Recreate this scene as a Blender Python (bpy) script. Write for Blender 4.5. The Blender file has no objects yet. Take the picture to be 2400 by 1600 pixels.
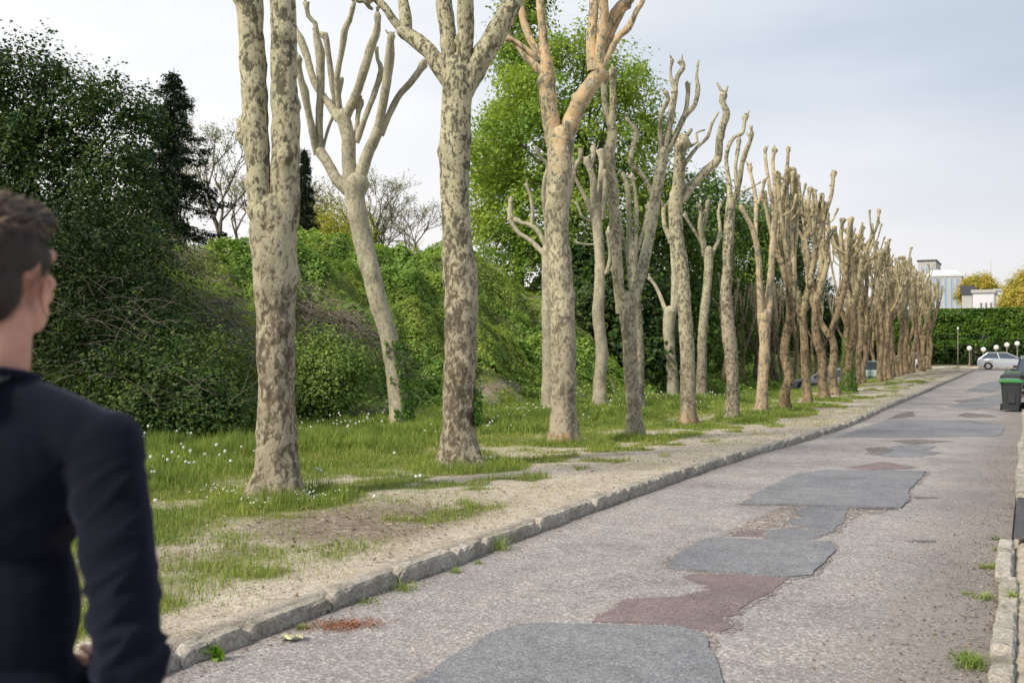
import bpy, bmesh, math, random
import numpy as np
from mathutils import Vector, Matrix, noise as mnoise
R = math.radians
scene = bpy.context.scene
COL = scene.collection

# ------------------------------------------------------------------ camera, sky, sun, exposure
FPX, U0, V0, YAW, CAMZ = 2333.0, 1200.0, 812.0, R(27.43), 1.65
cam = bpy.data.cameras.new('camera'); camo = bpy.data.objects.new('camera', cam); COL.objects.link(camo)
camo.location = (0, 0, CAMZ); camo.rotation_euler = (R(90), 0, YAW)
cam.lens = 35.0; cam.sensor_width = 36.0; cam.shift_y = 12 / 2400
cam.clip_start = 0.05; cam.clip_end = 3000
cam.dof.use_dof = True; cam.dof.focus_distance = 13.0; cam.dof.aperture_fstop = 3.6
scene.camera = camo

SUN_EL, SUN_DIR = 40.0, Vector((-0.40, -0.90))          # direction towards the sun, seen from above
w = bpy.data.worlds.new('World'); scene.world = w; w.use_nodes = True
nt = w.node_tree; nt.nodes.clear()
def N(nt, t, **kw):
    n = nt.nodes.new(t)
    for k, v in kw.items():
        if k.startswith('i_'): n.inputs[k[2:].replace('_', ' ')].default_value = v
        elif isinstance(k, str): setattr(n, k, v)
    return n
sky = N(nt, 'ShaderNodeTexSky', sky_type='NISHITA', sun_disc=False, sun_elevation=R(SUN_EL),
        sun_rotation=math.atan2(SUN_DIR.x, SUN_DIR.y))
tc = N(nt, 'ShaderNodeTexCoord')
mp = N(nt, 'ShaderNodeMapping'); mp.inputs['Scale'].default_value = (1.3, 1.3, 5.0)
no = N(nt, 'ShaderNodeTexNoise'); no.inputs['Scale'].default_value = 1.5; no.inputs['Detail'].default_value = 5; no.inputs['Roughness'].default_value = 0.5
nt.links.new(tc.outputs['Generated'], mp.inputs['Vector']); nt.links.new(mp.outputs[0], no.inputs['Vector'])
# bright side of the overcast sky
dp = N(nt, 'ShaderNodeVectorMath', operation='DOT_PRODUCT'); dp.inputs[1].default_value = (-0.93, -0.02, -0.36)
nt.links.new(tc.outputs['Generated'], dp.inputs[0])
ad = N(nt, 'ShaderNodeMath', operation='MULTIPLY_ADD'); ad.inputs[1].default_value = 0.85; nt.links.new(no.outputs['Fac'], ad.inputs[0]); nt.links.new(dp.outputs['Value'], ad.inputs[2])
cr = N(nt, 'ShaderNodeValToRGB'); el = cr.color_ramp.elements
el[0].position = 0.0; el[0].color = (0.40, 0.46, 0.55, 1)
el[1].position = 1.0; el[1].color = (1.04, 1.02, 0.99, 1)
for p, c in ((0.24, (0.50, 0.555, 0.635, 1)), (0.46, (0.66, 0.695, 0.75, 1)), (0.76, (0.86, 0.86, 0.86, 1))):
    e = el.new(p); e.color = c
mr = N(nt, 'ShaderNodeMapRange'); mr.inputs['From Min'].default_value = 0.05; mr.inputs['From Max'].default_value = 1.25
nt.links.new(ad.outputs[0], mr.inputs['Value']); nt.links.new(mr.outputs[0], cr.inputs['Fac'])
# warmer and paler towards the horizon
sep = N(nt, 'ShaderNodeSeparateXYZ'); nt.links.new(tc.outputs['Generated'], sep.inputs[0])
hz = N(nt, 'ShaderNodeMapRange'); hz.inputs['From Min'].default_value = 0.0; hz.inputs['From Max'].default_value = 0.24; hz.inputs['To Min'].default_value = 0.8; hz.inputs['To Max'].default_value = 0.0
nt.links.new(sep.outputs['Z'], hz.inputs['Value'])
hm = N(nt, 'ShaderNodeMixRGB'); hm.inputs['Color2'].default_value = (0.84, 0.775, 0.745, 1)
nt.links.new(hz.outputs[0], hm.inputs['Fac']); nt.links.new(cr.outputs[0], hm.inputs['Color1'])
b1 = N(nt, 'ShaderNodeBackground'); b1.inputs['Strength'].default_value = 0.06; nt.links.new(sky.outputs[0], b1.inputs['Color'])
b2 = N(nt, 'ShaderNodeBackground'); b2.inputs['Strength'].default_value = 0.97; nt.links.new(hm.outputs[0], b2.inputs['Color'])
mx = N(nt, 'ShaderNodeMixShader'); mx.inputs['Fac'].default_value = 0.90
nt.links.new(b1.outputs[0], mx.inputs[1]); nt.links.new(b2.outputs[0], mx.inputs[2])
wo = N(nt, 'ShaderNodeOutputWorld'); nt.links.new(mx.outputs[0], wo.inputs['Surface'])

sl = bpy.data.lights.new('sun', 'SUN'); so = bpy.data.objects.new('sun', sl); COL.objects.link(so)
sl.energy = 3.3; sl.angle = R(11); sl.color = (1.0, 0.89, 0.74)
sd = Vector((SUN_DIR.x, SUN_DIR.y, 0)).normalized() * math.cos(R(SUN_EL)); sd.z = math.sin(R(SUN_EL))
so.rotation_euler = sd.to_track_quat('Z', 'Y').to_euler()

scene.view_settings.view_transform = 'Standard'; scene.view_settings.look = 'None'
scene.view_settings.exposure = 0.42; scene.view_settings.gamma = 1.0
scene.cycles.max_bounces = 6; scene.cycles.transparent_max_bounces = 4
scene.cycles.diffuse_bounces = 3; scene.cycles.glossy_bounces = 2; scene.cycles.transmission_bounces = 2
scene.cycles.use_denoising = True

# ------------------------------------------------------------------ helpers
FW = Vector((-math.sin(YAW), math.cos(YAW), 0)); RT = Vector((math.cos(YAW), math.sin(YAW), 0))
def P(u, v, zc):
    """world point seen at photo pixel (u, v) at camera depth zc"""
    return FW * zc + RT * ((u - U0) / FPX * zc) + Vector((0, 0, CAMZ + (V0 - v) / FPX * zc))
def lat2(n):
    n = n.astype(np.int64) & 0xffffffff
    n = (n ^ (n >> 15)) * 0x2c1b3c6d & 0xffffffff
    n = (n ^ (n >> 12)) * 0x297a2d39 & 0xffffffff
    return ((n ^ (n >> 15)) & 0xffffff) / float(0xffffff)
def vnoise(x, y, s=0):
    x = np.asarray(x, float); y = np.asarray(y, float)
    xi = np.floor(x); yi = np.floor(y); fx = x - xi; fy = y - yi
    fx = fx * fx * (3 - 2 * fx); fy = fy * fy * (3 - 2 * fy)
    h = lambda a, b: lat2((a + 5000) * 73856093 + (b + 5000) * 19349663 + s * 83492791)
    a = h(xi, yi); b = h(xi + 1, yi); c = h(xi, yi + 1); d = h(xi + 1, yi + 1)
    return a + (b - a) * fx + (c - a) * fy + (a - b - c + d) * fx * fy
def fbm(x, y, s=0, o=4):
    r = 0; a = 0.5; t = 0
    for i in range(o):
        r = r + a * vnoise(x * 2 ** i, y * 2 ** i, s + i); t += a; a *= 0.5
    return r / t
def ss(x): x = np.clip(x, 0, 1); return x * x * (3 - 2 * x)
def dip(Y): return -0.28 * ss((np.asarray(Y, float) - 9) / 18)
KX = -3.87                                                       # face of the left kerb
def footX(Y): return -13.5 + 0.9 * (fbm(np.asarray(Y, float) * 0.16, 0.3, 5) - 0.5) * 2
def bankH(X, Y):
    X = np.asarray(X, float); Y = np.asarray(Y, float)
    d = footX(Y) - X
    b = 4.9 * ss(d / 8.2) ** 0.80 * (1 - 0.72 * ss((Y - 44) / 14))
    b = b * (0.62 + 0.38 * ss((Y - 17) / 12))
    b = b + 0.22 * np.clip((d - 6) / 10, 0, 1) * (1 - ss((Y - 46) / 14))
    lump = (fbm(X * 0.34 + Y * 0.12, Y * 0.36 - X * 0.14, 11, 2) - 0.5) * 3.0 + (fbm(X * 0.9, Y * 0.9, 17, 3) - 0.5) * 1.7
    return b + lump * np.clip(d / 1.8, 0, 1) * (1 - ss((Y - 52) / 14)) * ss((30 - d) / 20)
def T(X, Y):
    X = np.asarray(X, float); Y = np.asarray(Y, float)
    z = dip(Y) + 0.105 + 0.03 * (fbm(X * 0.9, Y * 0.9, 3, 3) - 0.5) * np.clip((-4.3 - X) / 1.0, 0, 1)
    z = z - 0.9 * ss((-X - 7.7) / 2.8) * ss((Y - 30) / 16) * (1 - ss((Y - 80) / 8))
    z = z + bankH(X, Y)
    z = np.where((X > KX - 0.06) & (X < -0.06), dip(Y) - 0.03, z)
    z = np.where((X >= -0.06), dip(Y) + 0.03, z)
    z = np.where((Y > 88.2) & (Y < 97.2), dip(Y) - 0.03, z)
    return z
def Tz(x, y): return float(T(np.array([x]), np.array([y]))[0])
def G(u, v, road=False):
    """where the ray through pixel (u, v) meets the ground"""
    z0 = 0.0
    for i in range(30):
        zc = FPX * (CAMZ - z0) / (v - V0); p = P(u, v, zc)
        z1 = float(dip(p.y)) if road else Tz(p.x, p.y)
        z0 = z0 + 0.6 * (z1 - z0)
    return zc, Vector((p.x, p.y, z0))

def HIT(u, v, z0=8.0, z1=75.0):
    zc = np.arange(z0, z1, 0.05); d = FW + RT * ((u - U0) / FPX); t = T(d.x * zc, d.y * zc); z = CAMZ + (V0 - v) / FPX * zc
    k = np.argmax(z < t + 0.25) if (z < t + 0.25).any() else len(zc) - 1; k = zc[k]; return float(k), P(u, v, float(k))

def mesh_np(name, verts, faces_list):
    """verts (n,3); faces_list: list of (m,k) int arrays"""
    me = bpy.data.meshes.new(name)
    verts = np.asarray(verts, np.float32)
    me.vertices.add(len(verts)); me.vertices.foreach_set('co', verts.ravel())
    li = np.concatenate([f.ravel() for f in faces_list]).astype(np.int32)
    cnt = np.concatenate([np.full(len(f), f.shape[1], np.int32) for f in faces_list])
    st = np.concatenate([[0], np.cumsum(cnt)[:-1]]).astype(np.int32)
    me.loops.add(len(li)); me.loops.foreach_set('vertex_index', li)
    me.polygons.add(len(cnt)); me.polygons.foreach_set('loop_start', st)
    try: me.polygons.foreach_set('loop_total', cnt)
    except Exception: pass
    me.update(calc_edges=True); me.validate()
    return me
def link(name, me, mat=None, parent=None, smooth=False, loc=None):
    o = bpy.data.objects.new(name, me); COL.objects.link(o)
    if me is not None and mat is not None:
        me.materials.clear()
        for m in (mat if isinstance(mat, (list, tuple)) else [mat]): me.materials.append(m)
    if smooth and me is not None: me.polygons.foreach_set('use_smooth', [True] * len(me.polygons))
    if parent is not None: o.parent = parent
    if loc is not None: o.location = loc
    return o
def tag(o, label=None, cat=None, group=None, kind=None):
    if label: o['label'] = label
    if cat: o['category'] = cat
    if group: o['group'] = group
    if kind: o['kind'] = kind
    return o
def empty(name, loc=(0, 0, 0), rz=0):
    o = bpy.data.objects.new(name, None); COL.objects.link(o); o.location = loc; o.rotation_euler = (0, 0, rz); o.empty_display_size = 0.2
    return o
def copy_tree(o, parent=None):
    c = o.copy(); COL.objects.link(c); c.parent = parent
    for ch in list(o.children): copy_tree(ch, c)
    return c
class MB:
    """collects shapes into one mesh"""
    def __init__(s): s.v = []; s.f = []
    def add(s, vs, fs):
        b = len(s.v); s.v += [tuple(v) for v in vs]; s.f += [tuple(i + b for i in f) for f in fs]
    def box(s, c, d, M=None, taper=(1, 1), bev=0.0):
        x, y, z = d[0] / 2, d[1] / 2, d[2] / 2; tx, ty = taper
        if bev:
            vs = []; b = bev
            for (zz, k) in ((-z, 1), (-z + b, 0), (z - b, 0), (z, 1)):
                f = (zz + z) / (2 * z); sx = 1 + (tx - 1) * f; sy = 1 + (ty - 1) * f
                ex = x * sx - (b if k else 0); ey = y * sy - (b if k else 0)
                q = b if not k else b * 0.6
                vs += [(-ex + q, -ey, zz), (ex - q, -ey, zz), (ex, -ey + q, zz), (ex, ey - q, zz), (ex - q, ey, zz), (-ex + q, ey, zz), (-ex, ey - q, zz), (-ex, -ey + q, zz)]
            fs = [tuple(range(7, -1, -1)), tuple(range(24, 32))]
            for r_ in range(3):
                for i in range(8): fs.append((r_ * 8 + i, r_ * 8 + (i + 1) % 8, r_ * 8 + 8 + (i + 1) % 8, r_ * 8 + 8 + i))
        else:
            vs = [(-x, -y, -z), (x, -y, -z), (x, y, -z), (-x, y, -z), (-x * tx, -y * ty, z), (x * tx, -y * ty, z), (x * tx, y * ty, z), (-x * tx, y * ty, z)]
            fs = [(3, 2, 1, 0), (4, 5, 6, 7), (0, 1, 5, 4), (1, 2, 6, 5), (2, 3, 7, 6), (3, 0, 4, 7)]
        vs = [Vector(v) for v in vs]
        if M is not None: vs = [M @ v for v in vs]
        s.add([v + Vector(c) for v in vs], fs)
        return s
    def tube(s, pts, rad, n=8, cap=True, ref=None):
        pts = [Vector(p) for p in pts]
        if not isinstance(rad, (list, tuple)): rad = [rad] * len(pts)
        vs = []; fs = []; pu = None
        for i, p in enumerate(pts):
            t = (pts[min(i + 1, len(pts) - 1)] - pts[max(i - 1, 0)])
            t = t.normalized() if t.length > 1e-9 else Vector((0, 0, 1))
            if pu is None:
                a = Vector((0, 0, 1)) if abs(t.z) < 0.9 else Vector((1, 0, 0)); pu = t.cross(a).normalized()
            pu = (pu - t * pu.dot(t)); pu = pu.normalized() if pu.length > 1e-6 else t.orthogonal().normalized()
            w_ = t.cross(pu)
            for k in range(n):
                a = 2 * math.pi * k / n
                vs.append(p + (pu * math.cos(a) + w_ * math.sin(a)) * rad[i])
        for i in range(len(pts) - 1):
            for k in range(n): fs.append((i * n + k, i * n + (k + 1) % n, (i + 1) * n + (k + 1) % n, (i + 1) * n + k))
        if cap: fs.append(tuple(range(n - 1, -1, -1))); fs.append(tuple(range((len(pts) - 1) * n, len(pts) * n)))
        s.add(vs, fs); return s
    def ell(s, c, r, nu=14, nv=9, M=None):
        vs = []; fs = []
        for j in range(1, nv):
            th = math.pi * j / nv
            for i in range(nu):
                a = 2 * math.pi * i / nu
                vs.append(Vector((r[0] * math.sin(th) * math.cos(a), r[1] * math.sin(th) * math.sin(a), r[2] * math.cos(th))))
        vs += [Vector((0, 0, r[2])), Vector((0, 0, -r[2]))]; t = len(vs) - 2
        for j in range(nv - 2):
            for i in range(nu): fs.append((j * nu + i, (j + 1) * nu + i, (j + 1) * nu + (i + 1) % nu, j * nu + (i + 1) % nu))
        for i in range(nu):
            fs.append((t, i, (i + 1) % nu)); fs.append((t + 1, (nv - 2) * nu + (i + 1) % nu, (nv - 2) * nu + i))
        if M is not None: vs = [M @ v for v in vs]
        s.add([v + Vector(c) for v in vs], fs); return s
    def mesh(s, name):
        me = bpy.data.meshes.new(name); me.from_pydata(s.v, [], s.f); me.validate(); me.update(); return me
    def build(s, name, mat, parent=None, smooth=False): return link(name, s.mesh(name), mat, parent, smooth)

# ------------------------------------------------------------------ materials
def mat_base(name):
    m = bpy.data.materials.new(name); m.use_nodes = True; t = m.node_tree
    return m, t, t.nodes['Principled BSDF']
def ramp(t, src, stops, interp='LINEAR'):
    c = t.nodes.new('ShaderNodeValToRGB'); c.color_ramp.interpolation = interp; e = c.color_ramp.elements
    e[0].position, e[0].color = stops[0][0], (*stops[0][1], 1); e[1].position, e[1].color = stops[-1][0], (*stops[-1][1], 1)
    for p, q in stops[1:-1]: x = e.new(p); x.color = (*q, 1)
    t.links.new(src, c.inputs['Fac']); return c.outputs['Color']
def g3(v): return (v, v, v)
def tnoise(t, vec, scale, detail=4, rough=0.55, dist=0.0):
    n = t.nodes.new('ShaderNodeTexNoise'); n.inputs['Scale'].default_value = scale; n.inputs['Detail'].default_value = detail
    n.inputs['Roughness'].default_value = rough; n.inputs['Distortion'].default_value = dist
    if vec is not None: t.links.new(vec, n.inputs['Vector'])
    return n.outputs['Fac']
def mixc(t, fac, a, b, mode='MIX'):
    m = t.nodes.new('ShaderNodeMixRGB'); m.blend_type = mode
    for k, x in (('Fac', fac), ('Color1', a), ('Color2', b)):
        if isinstance(x, (int, float)): m.inputs[k].default_value = x
        elif isinstance(x, tuple): m.inputs[k].default_value = (*x, 1)
        else: t.links.new(x, m.inputs[k])
    return m.outputs[0]
def wpos(t, scale=(1, 1, 1)):
    g = t.nodes.new('ShaderNodeNewGeometry'); m = t.nodes.new('ShaderNodeMapping'); m.inputs['Scale'].default_value = scale
    t.links.new(g.outputs['Position'], m.inputs['Vector']); return m.outputs[0], g
def bump(t, bs, h, strength=0.4, dist=0.02):
    b = t.nodes.new('ShaderNodeBump'); b.inputs['Strength'].default_value = strength; b.inputs['Distance'].default_value = dist
    t.links.new(h, b.inputs['Height']); t.links.new(b.outputs[0], bs.inputs['Normal'])
def mth(t, op, a, b=None, c=None):
    m = t.nodes.new('ShaderNodeMath'); m.operation = op
    for i, x in enumerate((a, b, c)):
        if x is None: continue
        if isinstance(x, (int, float)): m.inputs[i].default_value = x
        else: t.links.new(x, m.inputs[i])
    return m.outputs[0]
def plain(name, col, rough=0.6, metal=0.0, nz=0.0, scale=20, spec=0.5):
    m, t, b = mat_base(name); b.inputs['Roughness'].default_value = rough; b.inputs['Metallic'].default_value = metal
    b.inputs['Specular IOR Level'].default_value = spec
    if nz:
        tcn = t.nodes.new('ShaderNodeTexCoord'); f = tnoise(t, tcn.outputs['Object'], scale, 3)
        c = ramp(t, f, [(0.3, tuple(x * (1 - nz) for x in col)), (0.7, tuple(min(1, x * (1 + nz)) for x in col))])
        t.links.new(c, b.inputs['Base Color'])
    else: b.inputs['Base Color'].default_value = (*col, 1)
    return m
def leafmat(name, c0, c1, c2, trans=0.35, rough=0.55, big=None):
    """leaves: colour varies leaf by leaf and from one clump to the next"""
    m, t, b = mat_base(name); out = t.nodes['Material Output']
    v, g = wpos(t)
    c = ramp(t, g.outputs['Random Per Island'], [(0.0, c0), (0.55, c1), (1.0, c2)])
    n1 = tnoise(t, v, 0.45 if big is None else big, 3)
    hs = t.nodes.new('ShaderNodeHueSaturation')
    t.links.new(c, hs.inputs['Color'])
    t.links.new(mth(t, 'MULTIPLY_ADD', n1, 1.1, 0.45), hs.inputs['Value']); t.links.new(mth(t, 'MULTIPLY_ADD', n1, -0.09, 0.545), hs.inputs['Hue'])
    b.inputs['Roughness'].default_value = rough; b.inputs['Specular IOR Level'].default_value = 0.3
    t.links.new(hs.outputs[0], b.inputs['Base Color'])
    tr = t.nodes.new('ShaderNodeBsdfTranslucent'); t.links.new(mixc(t, 1.0, hs.outputs[0], (1.15, 1.12, 0.72), 'MULTIPLY'), tr.inputs['Color'])
    ms = t.nodes.new('ShaderNodeMixShader'); ms.inputs['Fac'].default_value = trans
    t.links.new(b.outputs[0], ms.inputs[1]); t.links.new(tr.outputs[0], ms.inputs[2]); t.links.new(ms.outputs[0], out.inputs['Surface'])
    return m
def barkmat(name, lo=1.5, pale=0.0, warm=0.0, tone=1.0, rust=0.0, low=1.0, above=None):
    """plane-tree bark: flaking patches, browner and rougher towards the foot"""
    m, t, b = mat_base(name)
    v, g = wpos(t, (1, 1, 0.62))
    oi = t.nodes.new('ShaderNodeObjectInfo')
    w1 = tnoise(t, v, 21, 6, 0.65, 0.4)
    w2 = tnoise(t, v, 7.5, 6, 0.65, 0.8)
    w3 = tnoise(t, v, 26, 4, 0.6, 0.3)
    patch = mth(t, 'ADD', mth(t, 'MULTIPLY', w1, 0.55), mth(t, 'MULTIPLY', w2, 0.45)); big = tnoise(t, v, 1.9, 3); patch = mth(t, 'ADD', patch, mth(t, 'MULTIPLY', mth(t, 'SUBTRACT', big, 0.5), 0.16))
    up = ramp(t, patch, [(0.0, (0.085, 0.081, 0.058)), (0.455, (0.125, 0.12, 0.086)), (0.461, (0.235, 0.222, 0.16)), (0.487, (0.29, 0.272, 0.20)), (0.492, (0.44, 0.415, 0.295)), (0.55, (0.54, 0.51, 0.37)), (0.56, (0.43, 0.415, 0.285)), (1.0, (0.57, 0.53, 0.385))])
    dn = ramp(t, patch, [(0.0, (0.065, 0.053, 0.041)), (0.445, (0.11, 0.091, 0.07)), (0.462, (0.185, 0.157, 0.122)), (0.512, (0.235, 0.202, 0.158)), (0.518, (0.44, 0.40, 0.31)), (0.58, (0.34, 0.30, 0.235)), (1.0, (0.50, 0.45, 0.35))])
    sp = t.nodes.new('ShaderNodeSeparateXYZ'); t.links.new(g.outputs['Position'], sp.inputs[0])
    hf = mth(t, 'ADD', mth(t, 'DIVIDE', mth(t, 'SUBTRACT', sp.outputs['Z'], lo), 1.8), mth(t, 'MULTIPLY', mth(t, 'SUBTRACT', w2, 0.5), 2.0))
    hf = mth(t, 'ADD', hf, mth(t, 'MULTIPLY', mth(t, 'SUBTRACT', oi.outputs['Random'], 0.5), 0.9))
    cl = t.nodes.new('ShaderNodeClamp'); t.links.new(hf, cl.inputs['Value'])
    if low != 1.0: dn = mixc(t, 1.0, dn, (low, low * 0.95, low * 0.9), 'MULTIPLY')
    c = mixc(t, cl.outputs[0], dn, up)
    if pale: c = mixc(t, pale, c, mixc(t, w1, (0.36, 0.34, 0.26), (0.60, 0.56, 0.45)))
    c = mixc(t, mth(t, 'MULTIPLY', ramp(t, w3, [(0.42, g3(0.0)), (0.7, g3(1.0))]), 0.30), c, (0.17, 0.155, 0.09))
    if warm:
        wf = mth(t, 'MULTIPLY', ramp(t, w2, [(0.42, g3(0.0)), (0.58, g3(1.0))]), warm)
        if above:
            mr_ = t.nodes.new('ShaderNodeMapRange'); mr_.inputs['From Min'].default_value = above; mr_.inputs['From Max'].default_value = above + 1.3; t.links.new(mth(t, 'ADD', sp.outputs['Z'], mth(t, 'MULTIPLY', mth(t, 'SUBTRACT', w2, 0.5), 3.0)), mr_.inputs['Value']); wf = mth(t, 'MULTIPLY', wf, mr_.outputs[0])
        c = mixc(t, wf, c, (0.66, 0.44, 0.24))
    if rust: c = mixc(t, mth(t, 'MULTIPLY', ramp(t, mth(t, 'ADD', sp.outputs['Z'], mth(t, 'MULTIPLY', w2, 1.2)), [(0.55, g3(1.0)), (0.95, g3(0.0))]), rust), c, (0.33, 0.165, 0.07))
    vo = tnoise(t, v, 3.0, 3)
    c = mixc(t, 1.0, c, ramp(t, vo, [(0.3, (0.74, 0.74, 0.70)), (0.7, (1.12, 1.10, 1.06))]), 'MULTIPLY')
    if tone != 1.0: c = mixc(t, 1.0, c, (tone, tone * 0.98, tone * 0.92), 'MULTIPLY')
    t.links.new(c, b.inputs['Base Color']); b.inputs['Roughness'].default_value = 0.85; b.inputs['Specular IOR Level'].default_value = 0.2
    bump(t, b, mth(t, 'ADD', patch, mth(t, 'MULTIPLY', w3, 0.45)), 0.65, 0.035)
    return m

M = {}
M['bark'] = barkmat('plane_bark')
M['bark_pale'] = barkmat('plane_bark_pale', lo=1.5, pale=0.55)
M['bark_mid'] = barkmat('plane_bark_mid', lo=1.2, pale=0.2)
M['bark_warm'] = barkmat('plane_bark_warm', lo=1.6, pale=0.25, warm=0.48)
M['bark_sunlit'] = barkmat('plane_bark_sunlit_top', lo=1.6, pale=0.18, rust=0.75, warm=0.72, above=4.3)  # warm sunlight on the fork painted into the bark; the rust foot is stain
M['bark_rust'] = barkmat('plane_bark_rust_foot', lo=1.6, pale=0.12, rust=0.75)
M['bark_far'] = barkmat('plane_bark_far', lo=3.0, warm=0.19, tone=0.96, low=0.62)
M['cut'] = plain('cut_wood', (0.12, 0.085, 0.06), 0.9, nz=0.5, scale=30)
M['darkbark'] = plain('dark_bark', (0.06, 0.05, 0.04), 0.9, nz=0.4, scale=8)
M['twig'] = plain('twig', (0.15, 0.125, 0.10), 0.9, nz=0.5, scale=5)
M['deadstem'] = plain('dead_stem', (0.23, 0.19, 0.155), 0.9, nz=0.5, scale=3)
M['palestem'] = plain('pale_stem', (0.34, 0.31, 0.22), 0.85, nz=0.35, scale=3)
M['ivy'] = leafmat('ivy_leaf', (0.045, 0.12, 0.012), (0.085, 0.20, 0.02), (0.17, 0.31, 0.035), 0.35)
M['bank'] = leafmat('bank_leaf', (0.1176, 0.2365, 0.0456), (0.2352, 0.4015, 0.0744), (0.4256, 0.572, 0.144), 0.42, big=0.35)
M['bank2'] = leafmat('bank_leaf_yellow', (0.17, 0.2652, 0.0495), (0.31, 0.4284, 0.0825), (0.47, 0.5712, 0.154), 0.45, big=0.35)
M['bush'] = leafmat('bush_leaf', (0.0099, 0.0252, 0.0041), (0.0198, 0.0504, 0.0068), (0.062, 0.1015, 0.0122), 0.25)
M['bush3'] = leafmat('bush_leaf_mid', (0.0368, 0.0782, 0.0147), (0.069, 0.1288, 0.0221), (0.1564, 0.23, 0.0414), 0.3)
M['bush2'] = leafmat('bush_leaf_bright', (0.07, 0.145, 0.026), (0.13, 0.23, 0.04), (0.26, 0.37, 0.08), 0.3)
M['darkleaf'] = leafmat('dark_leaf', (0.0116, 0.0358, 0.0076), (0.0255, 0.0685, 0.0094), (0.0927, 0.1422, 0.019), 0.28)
M['maple'] = leafmat('maple_leaf', (0.1144, 0.2107, 0.03), (0.22, 0.3479, 0.045), (0.3696, 0.49, 0.08), 0.45, big=0.22)
M['wood'] = leafmat('wood_leaf', (0.05, 0.105, 0.02), (0.09, 0.18, 0.028), (0.19, 0.29, 0.05), 0.3)
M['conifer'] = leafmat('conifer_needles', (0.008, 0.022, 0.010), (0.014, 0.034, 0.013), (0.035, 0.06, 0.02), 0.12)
M['yellow'] = leafmat('yellow_leaf', (0.36, 0.31, 0.05), (0.52, 0.45, 0.08), (0.64, 0.58, 0.15), 0.4)
M['willow'] = leafmat('willow_leaf', (0.483, 0.506, 0.092), (0.644, 0.644, 0.138), (0.759, 0.736, 0.207), 0.45)
M['budleaf'] = leafmat('bud_leaf', (0.14, 0.19, 0.05), (0.24, 0.28, 0.09), (0.34, 0.36, 0.14), 0.4)
M['hedge'] = leafmat('hedge_leaf', (0.032, 0.085, 0.008), (0.068, 0.155, 0.014), (0.16, 0.28, 0.025), 0.35, big=0.6)
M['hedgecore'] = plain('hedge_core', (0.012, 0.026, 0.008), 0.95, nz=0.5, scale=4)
M['grass'] = leafmat('grass_blade', (0.14, 0.22, 0.04), (0.215, 0.315, 0.058), (0.36, 0.43, 0.11), 0.35, big=0.9)
M['drygrass'] = leafmat('dry_grass_blade', (0.2, 0.235, 0.055), (0.33, 0.36, 0.085), (0.5, 0.47, 0.17), 0.3)
M['fluff'] = plain('seed_fluff', (0.85, 0.85, 0.82), 0.9)
M['petal'] = plain('white_petal', (0.9, 0.9, 0.86), 0.8)
M['stemgreen'] = plain('green_stem', (0.20, 0.26, 0.09), 0.7)
M['litter'] = leafmat('dead_leaf', (0.10, 0.065, 0.045), (0.20, 0.145, 0.10), (0.42, 0.34, 0.26), 0.05)

def ground_mat():
    m, t, b = mat_base('ground_soil')
    v, g = wpos(t)
    n1 = tnoise(t, v, 1.3, 6, 0.65); n2 = tnoise(t, v, 14, 5, 0.65); n3 = tnoise(t, v, 70, 3, 0.7)
    sand = ramp(t, n2, [(0.3, (0.33, 0.285, 0.225)), (0.5, (0.47, 0.42, 0.345)), (0.72, (0.58, 0.53, 0.45))])
    sand = mixc(t, 1.0, sand, ramp(t, n3, [(0.32, (0.55, 0.52, 0.5)), (0.5, (1, 1, 1)), (0.68, (1.3, 1.3, 1.28))]), 'MULTIPLY')
    soil = ramp(t, n2, [(0.3, (0.14, 0.112, 0.088)), (0.55, (0.27, 0.225, 0.18)), (0.75, (0.44, 0.385, 0.32))])
    gr = ramp(t, n2, [(0.35, (0.07, 0.095, 0.025)), (0.6, (0.15, 0.18, 0.05)), (0.8, (0.28, 0.27, 0.11))])
    a1 = t.nodes.new('ShaderNodeAttribute'); a1.attribute_name = 'cover'
    a2 = t.nodes.new('ShaderNodeAttribute'); a2.attribute_name = 'soil'
    f2 = ramp(t, mth(t, 'ADD', a2.outputs['Fac'], mth(t, 'MULTIPLY', mth(t, 'SUBTRACT', n2, 0.5), 0.9)), [(0.38, g3(0)), (0.62, g3(1))])
    f1 = ramp(t, mth(t, 'ADD', a1.outputs['Fac'], mth(t, 'MULTIPLY', mth(t, 'SUBTRACT', n2, 0.5), 1.2)), [(0.35, g3(0)), (0.75, g3(1))])
    c = mixc(t, f2, sand, soil); c = mixc(t, f1, c, gr)
    c = mixc(t, 1.0, c, ramp(t, n1, [(0.3, (0.82, 0.80, 0.76)), (0.7, (1.12, 1.12, 1.12))]), 'MULTIPLY')
    t.links.new(c, b.inputs['Base Color']); b.inputs['Roughness'].default_value = 0.95; b.inputs['Specular IOR Level'].default_value = 0.15
    bump(t, b, mth(t, 'ADD', n2, mth(t, 'MULTIPLY', n3, 0.5)), 0.6, 0.02)
    return m
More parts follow.
